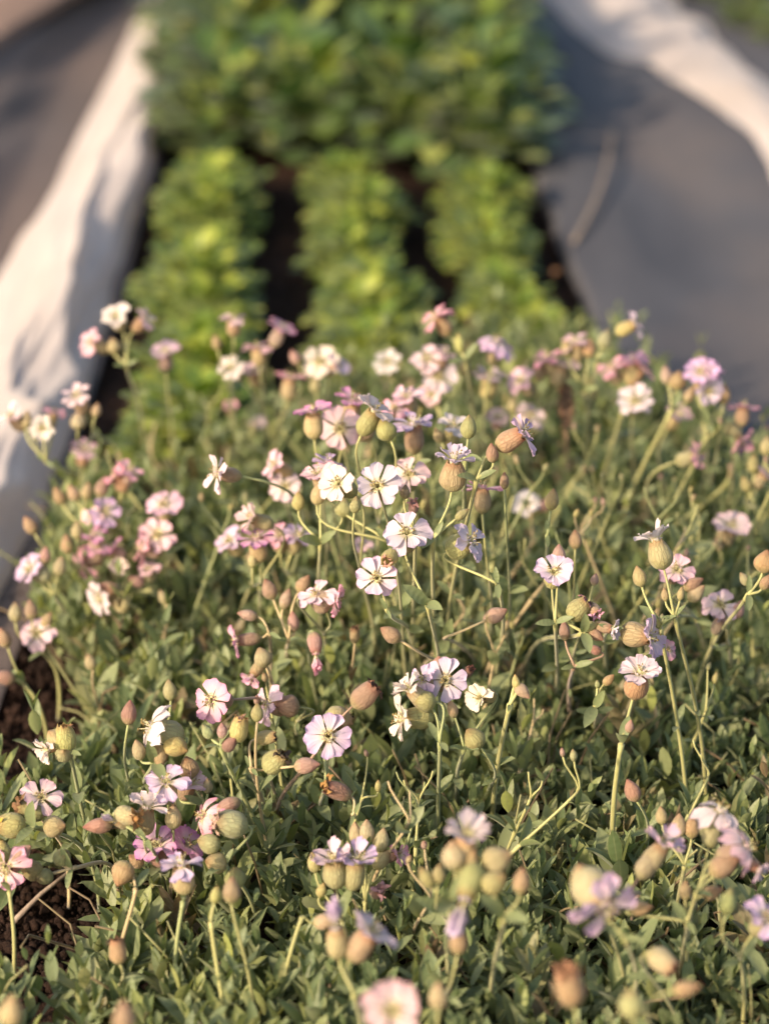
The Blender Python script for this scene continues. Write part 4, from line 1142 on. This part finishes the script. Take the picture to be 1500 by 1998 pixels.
# ------------------------------------------------------------------ leafy rows behind
def plant_meshes(seed, n, dome, hgt, Lr, wr, tall):
    rg = random.Random(seed)
    ps, st = [], MB()
    for i in range(n):
        az = i * 2.39996 + rg.uniform(-.5, .5)
        q = (i + .5) / n
        el = math.acos(1 - q * (.92 if tall else .9)) * rg.uniform(.85, 1.1)
        rr = dome * rg.uniform(.55, 1.0)
        zc = hgt * (rg.uniform(.25, 1.0) if tall else 1.0)
        b = Vector((math.cos(az) * math.sin(el) * rr, math.sin(az) * math.sin(el) * rr, max(.008, (math.cos(el) * .75 + .2) * zc * rg.uniform(.8, 1.05))))
        L = rg.uniform(*Lr)
        ps.append(leaf_arr(L, L * wr * rg.uniform(.85, 1.15), az + rg.uniform(-.7, .7), min(1.7, .45 + el * .75) * rg.uniform(.7, 1.15), rg.uniform(.2, 1.2), rg.uniform(-.1, .4), rg.random(), tuple(b), nseg=5))
        g = Vector((b.x * .15, b.y * .15, 0))
        st.tube([g, g.lerp(b, .5) + Vector((0, 0, .1 * hgt)), b], .0016 if tall else .001, .0009, 4)
    v, f, a = cat_leaves(ps)
    return make_mesh('leaves', v, f, M_TALL if tall else M_SEED, a), st.mesh('stems', [M_PSTEM])


SEEDV = [plant_meshes(200 + i, 112, .046, .050, (.012, .022), .36, False) for i in range(6)]
TALLV = [plant_meshes(300 + i, 92, .078, .15, (.032, .056), .34, True) for i in range(6)]


def plant(name, label, cat, group, loc, var, sc):
    t = thing(name, label, cat, loc, group)
    t.rotation_euler = (0, 0, rng.uniform(0, 6.28)); t.scale = (sc,) * 3
    link_mesh('leaves', var[0], t); link_mesh('stems', var[1], t)
    return t


ORD = ['nearest', 'second', 'third', 'fourth', 'fifth', 'sixth', 'seventh', 'eighth', 'ninth', 'tenth', 'eleventh', 'twelfth', 'thirteenth', 'fourteenth', 'fifteenth', 'sixteenth']
rows = (('row beside the white fleece', [(385, 815), (400, 690), (415, 600), (415, 330)], 1.1),
        ('middle row', [(708, 690), (700, 600), (684, 330)], 1.0),
        ('row beside the grey path', [(1035, 640), (1010, 600), (905, 340)], .95),
        ('loose patch by the fleece end', [(285, 850), (340, 800), (345, 770)], .8))
for rn, pts, sz in rows:
    g = [at_z(u, v, .03) for u, v in pts]
    seg = [(g[i], g[i + 1], (g[i + 1] - g[i]).length) for i in range(len(g) - 1)]
    tot = sum(s[2] for s in seg); n = int(tot / .05) + 1
    for i in range(n):
        dd = i * .05
        for a, b, L in seg:
            if dd <= L: p = a.lerp(b, dd / L); break
            dd -= L
        plant('seedling_plant', f'{ORD[i]} bright green leafy seedling from the front in the {rn}', 'seedling', 'bright green seedlings in three rows',
              (p.x + rng.uniform(-.013, .013), p.y + rng.uniform(-.012, .012), 0), SEEDV[rng.randrange(6)], sz * rng.uniform(.70, 1.06))

t0, t1 = at_z(432, 335), at_z(1030, 350)
for r in range(9):
    y = t0.y + .05 + r * .115
    for c in range(4):
        x = t0.x + .02 + (t1.x - t0.x - .045 - .010 * r) * ((c + (.22 if r % 2 else -.1) * (1 if c in (1, 2) else .4)) / 3) + rng.uniform(-.025, .025)
        if r == 0 and c == 0: y_ = y + .03
        else: y_ = y + rng.uniform(-.045, .045) - (.05 if c == 3 and r == 0 else 0)
        side = ('at the fleece side', 'next in from the fleece', 'next in from the path', 'at the path side')[c]
        plant('broad_leaved_plant', f'tall broad leaved plant {side}, {ORD[r] if r else "front"} line behind the seedlings', 'leafy plant', 'broad leaved plants behind the seedlings',
              (x, y_, 0), TALLV[rng.randrange(6)], rng.uniform(.78, 1.2))
# the next bed beyond the fleece on the path
for i, (u, v) in enumerate([(1470, 60), (1545, 95), (1450, -30), (1400, -60), (1560, 10), (1380, 5)]):
    p = at_z(u, v)
    plant('broad_leaved_plant', ('green plant right behind the fleece at the path', 'green plant further along the outer bed behind the path fleece', 'green plant in the outer bed behind the nearest one',
                                 'small green plant at the far end of the outer bed', 'green plant deep inside the outer bed', 'low green plant on brown soil beyond the path fleece')[i],
          'leafy plant', 'plants in the bed beyond the path', (p.x, p.y, 0), TALLV[i], rng.uniform(.45, .65))

# ------------------------------------------------------------------ odds and ends
mb = MB()
c = [at_z(1120, 470, .02), at_z(1160, 410, .03), at_z(1190, 330, .03), at_z(1195, 250, .02)]
mb.tube(bezier(*c, 16), .0022, .0016, 6)
o = link_mesh('straw', mb.mesh('straw', [M_TWIG]))
tag(o, 'pale bent straw lying on the grey path fabric', 'straw')
mb = MB()
mb.tube([at_z(25, 1800, .006), at_z(80, 1745, .012), at_z(150, 1690, .022)], .0016, .0011, 6)
o = link_mesh('dry_twig', mb.mesh('dry_twig', [M_TWIG]))
tag(o, 'dry grey twig lying over the bare dark soil', 'twig')
v, f, a = leaf_arr(.012, .004, 1.0, 1.4, .3, .5, 1.0)
p = at_z(1080, 535, .02)
M_DRY = mat_simple('dry_leaf', (.16, .085, .04), (.24, .13, .06), 60)
o = link_mesh('fallen_leaf', make_mesh('fallen_leaf', v, f, M_DRY, a)); o.location = p
tag(o, 'small curled orange dead leaf beside the last seedling row', 'dead leaf')
# brown seed spike
d0 = depth_z(1105, 735, .16)
a, b, c0 = at(1105, 835, d0), at(1104, 735, d0), at_z(1110, 900, .03)
mb = MB()
t = thing('seed_spike', 'thick brown dry seed spike standing among pale pink flowers', 'seed spike', Vector((c0.x, c0.y, 0)))
mb.tube([Vector((0, 0, 0)), (a - Vector((c0.x, c0.y, 0))) * .5, a - Vector((c0.x, c0.y, 0))], .0014, .0012, 6)
o = link_mesh('stem', mb.mesh('stem', [M_STEM]), t); o.color = (*STEMC['b'], 1)
mb = MB()
for i in range(150):
    q = rng.random(); an = rng.uniform(0, 6.28)
    p = a.lerp(b, q) - Vector((c0.x, c0.y, 0)); r = .0062 * math.sin(PI * (.12 + .8 * q)) ** .6
    dv = Vector((math.cos(an), math.sin(an), .4))
    mb.tube([p + dv * r * .2, p + dv * r * .7, p + dv * r], .0011, .0006, 5)
o = link_mesh('seed_head', mb.mesh('seed_head', [M_STEM]), t); o.color = (.20, .115, .06, 1)
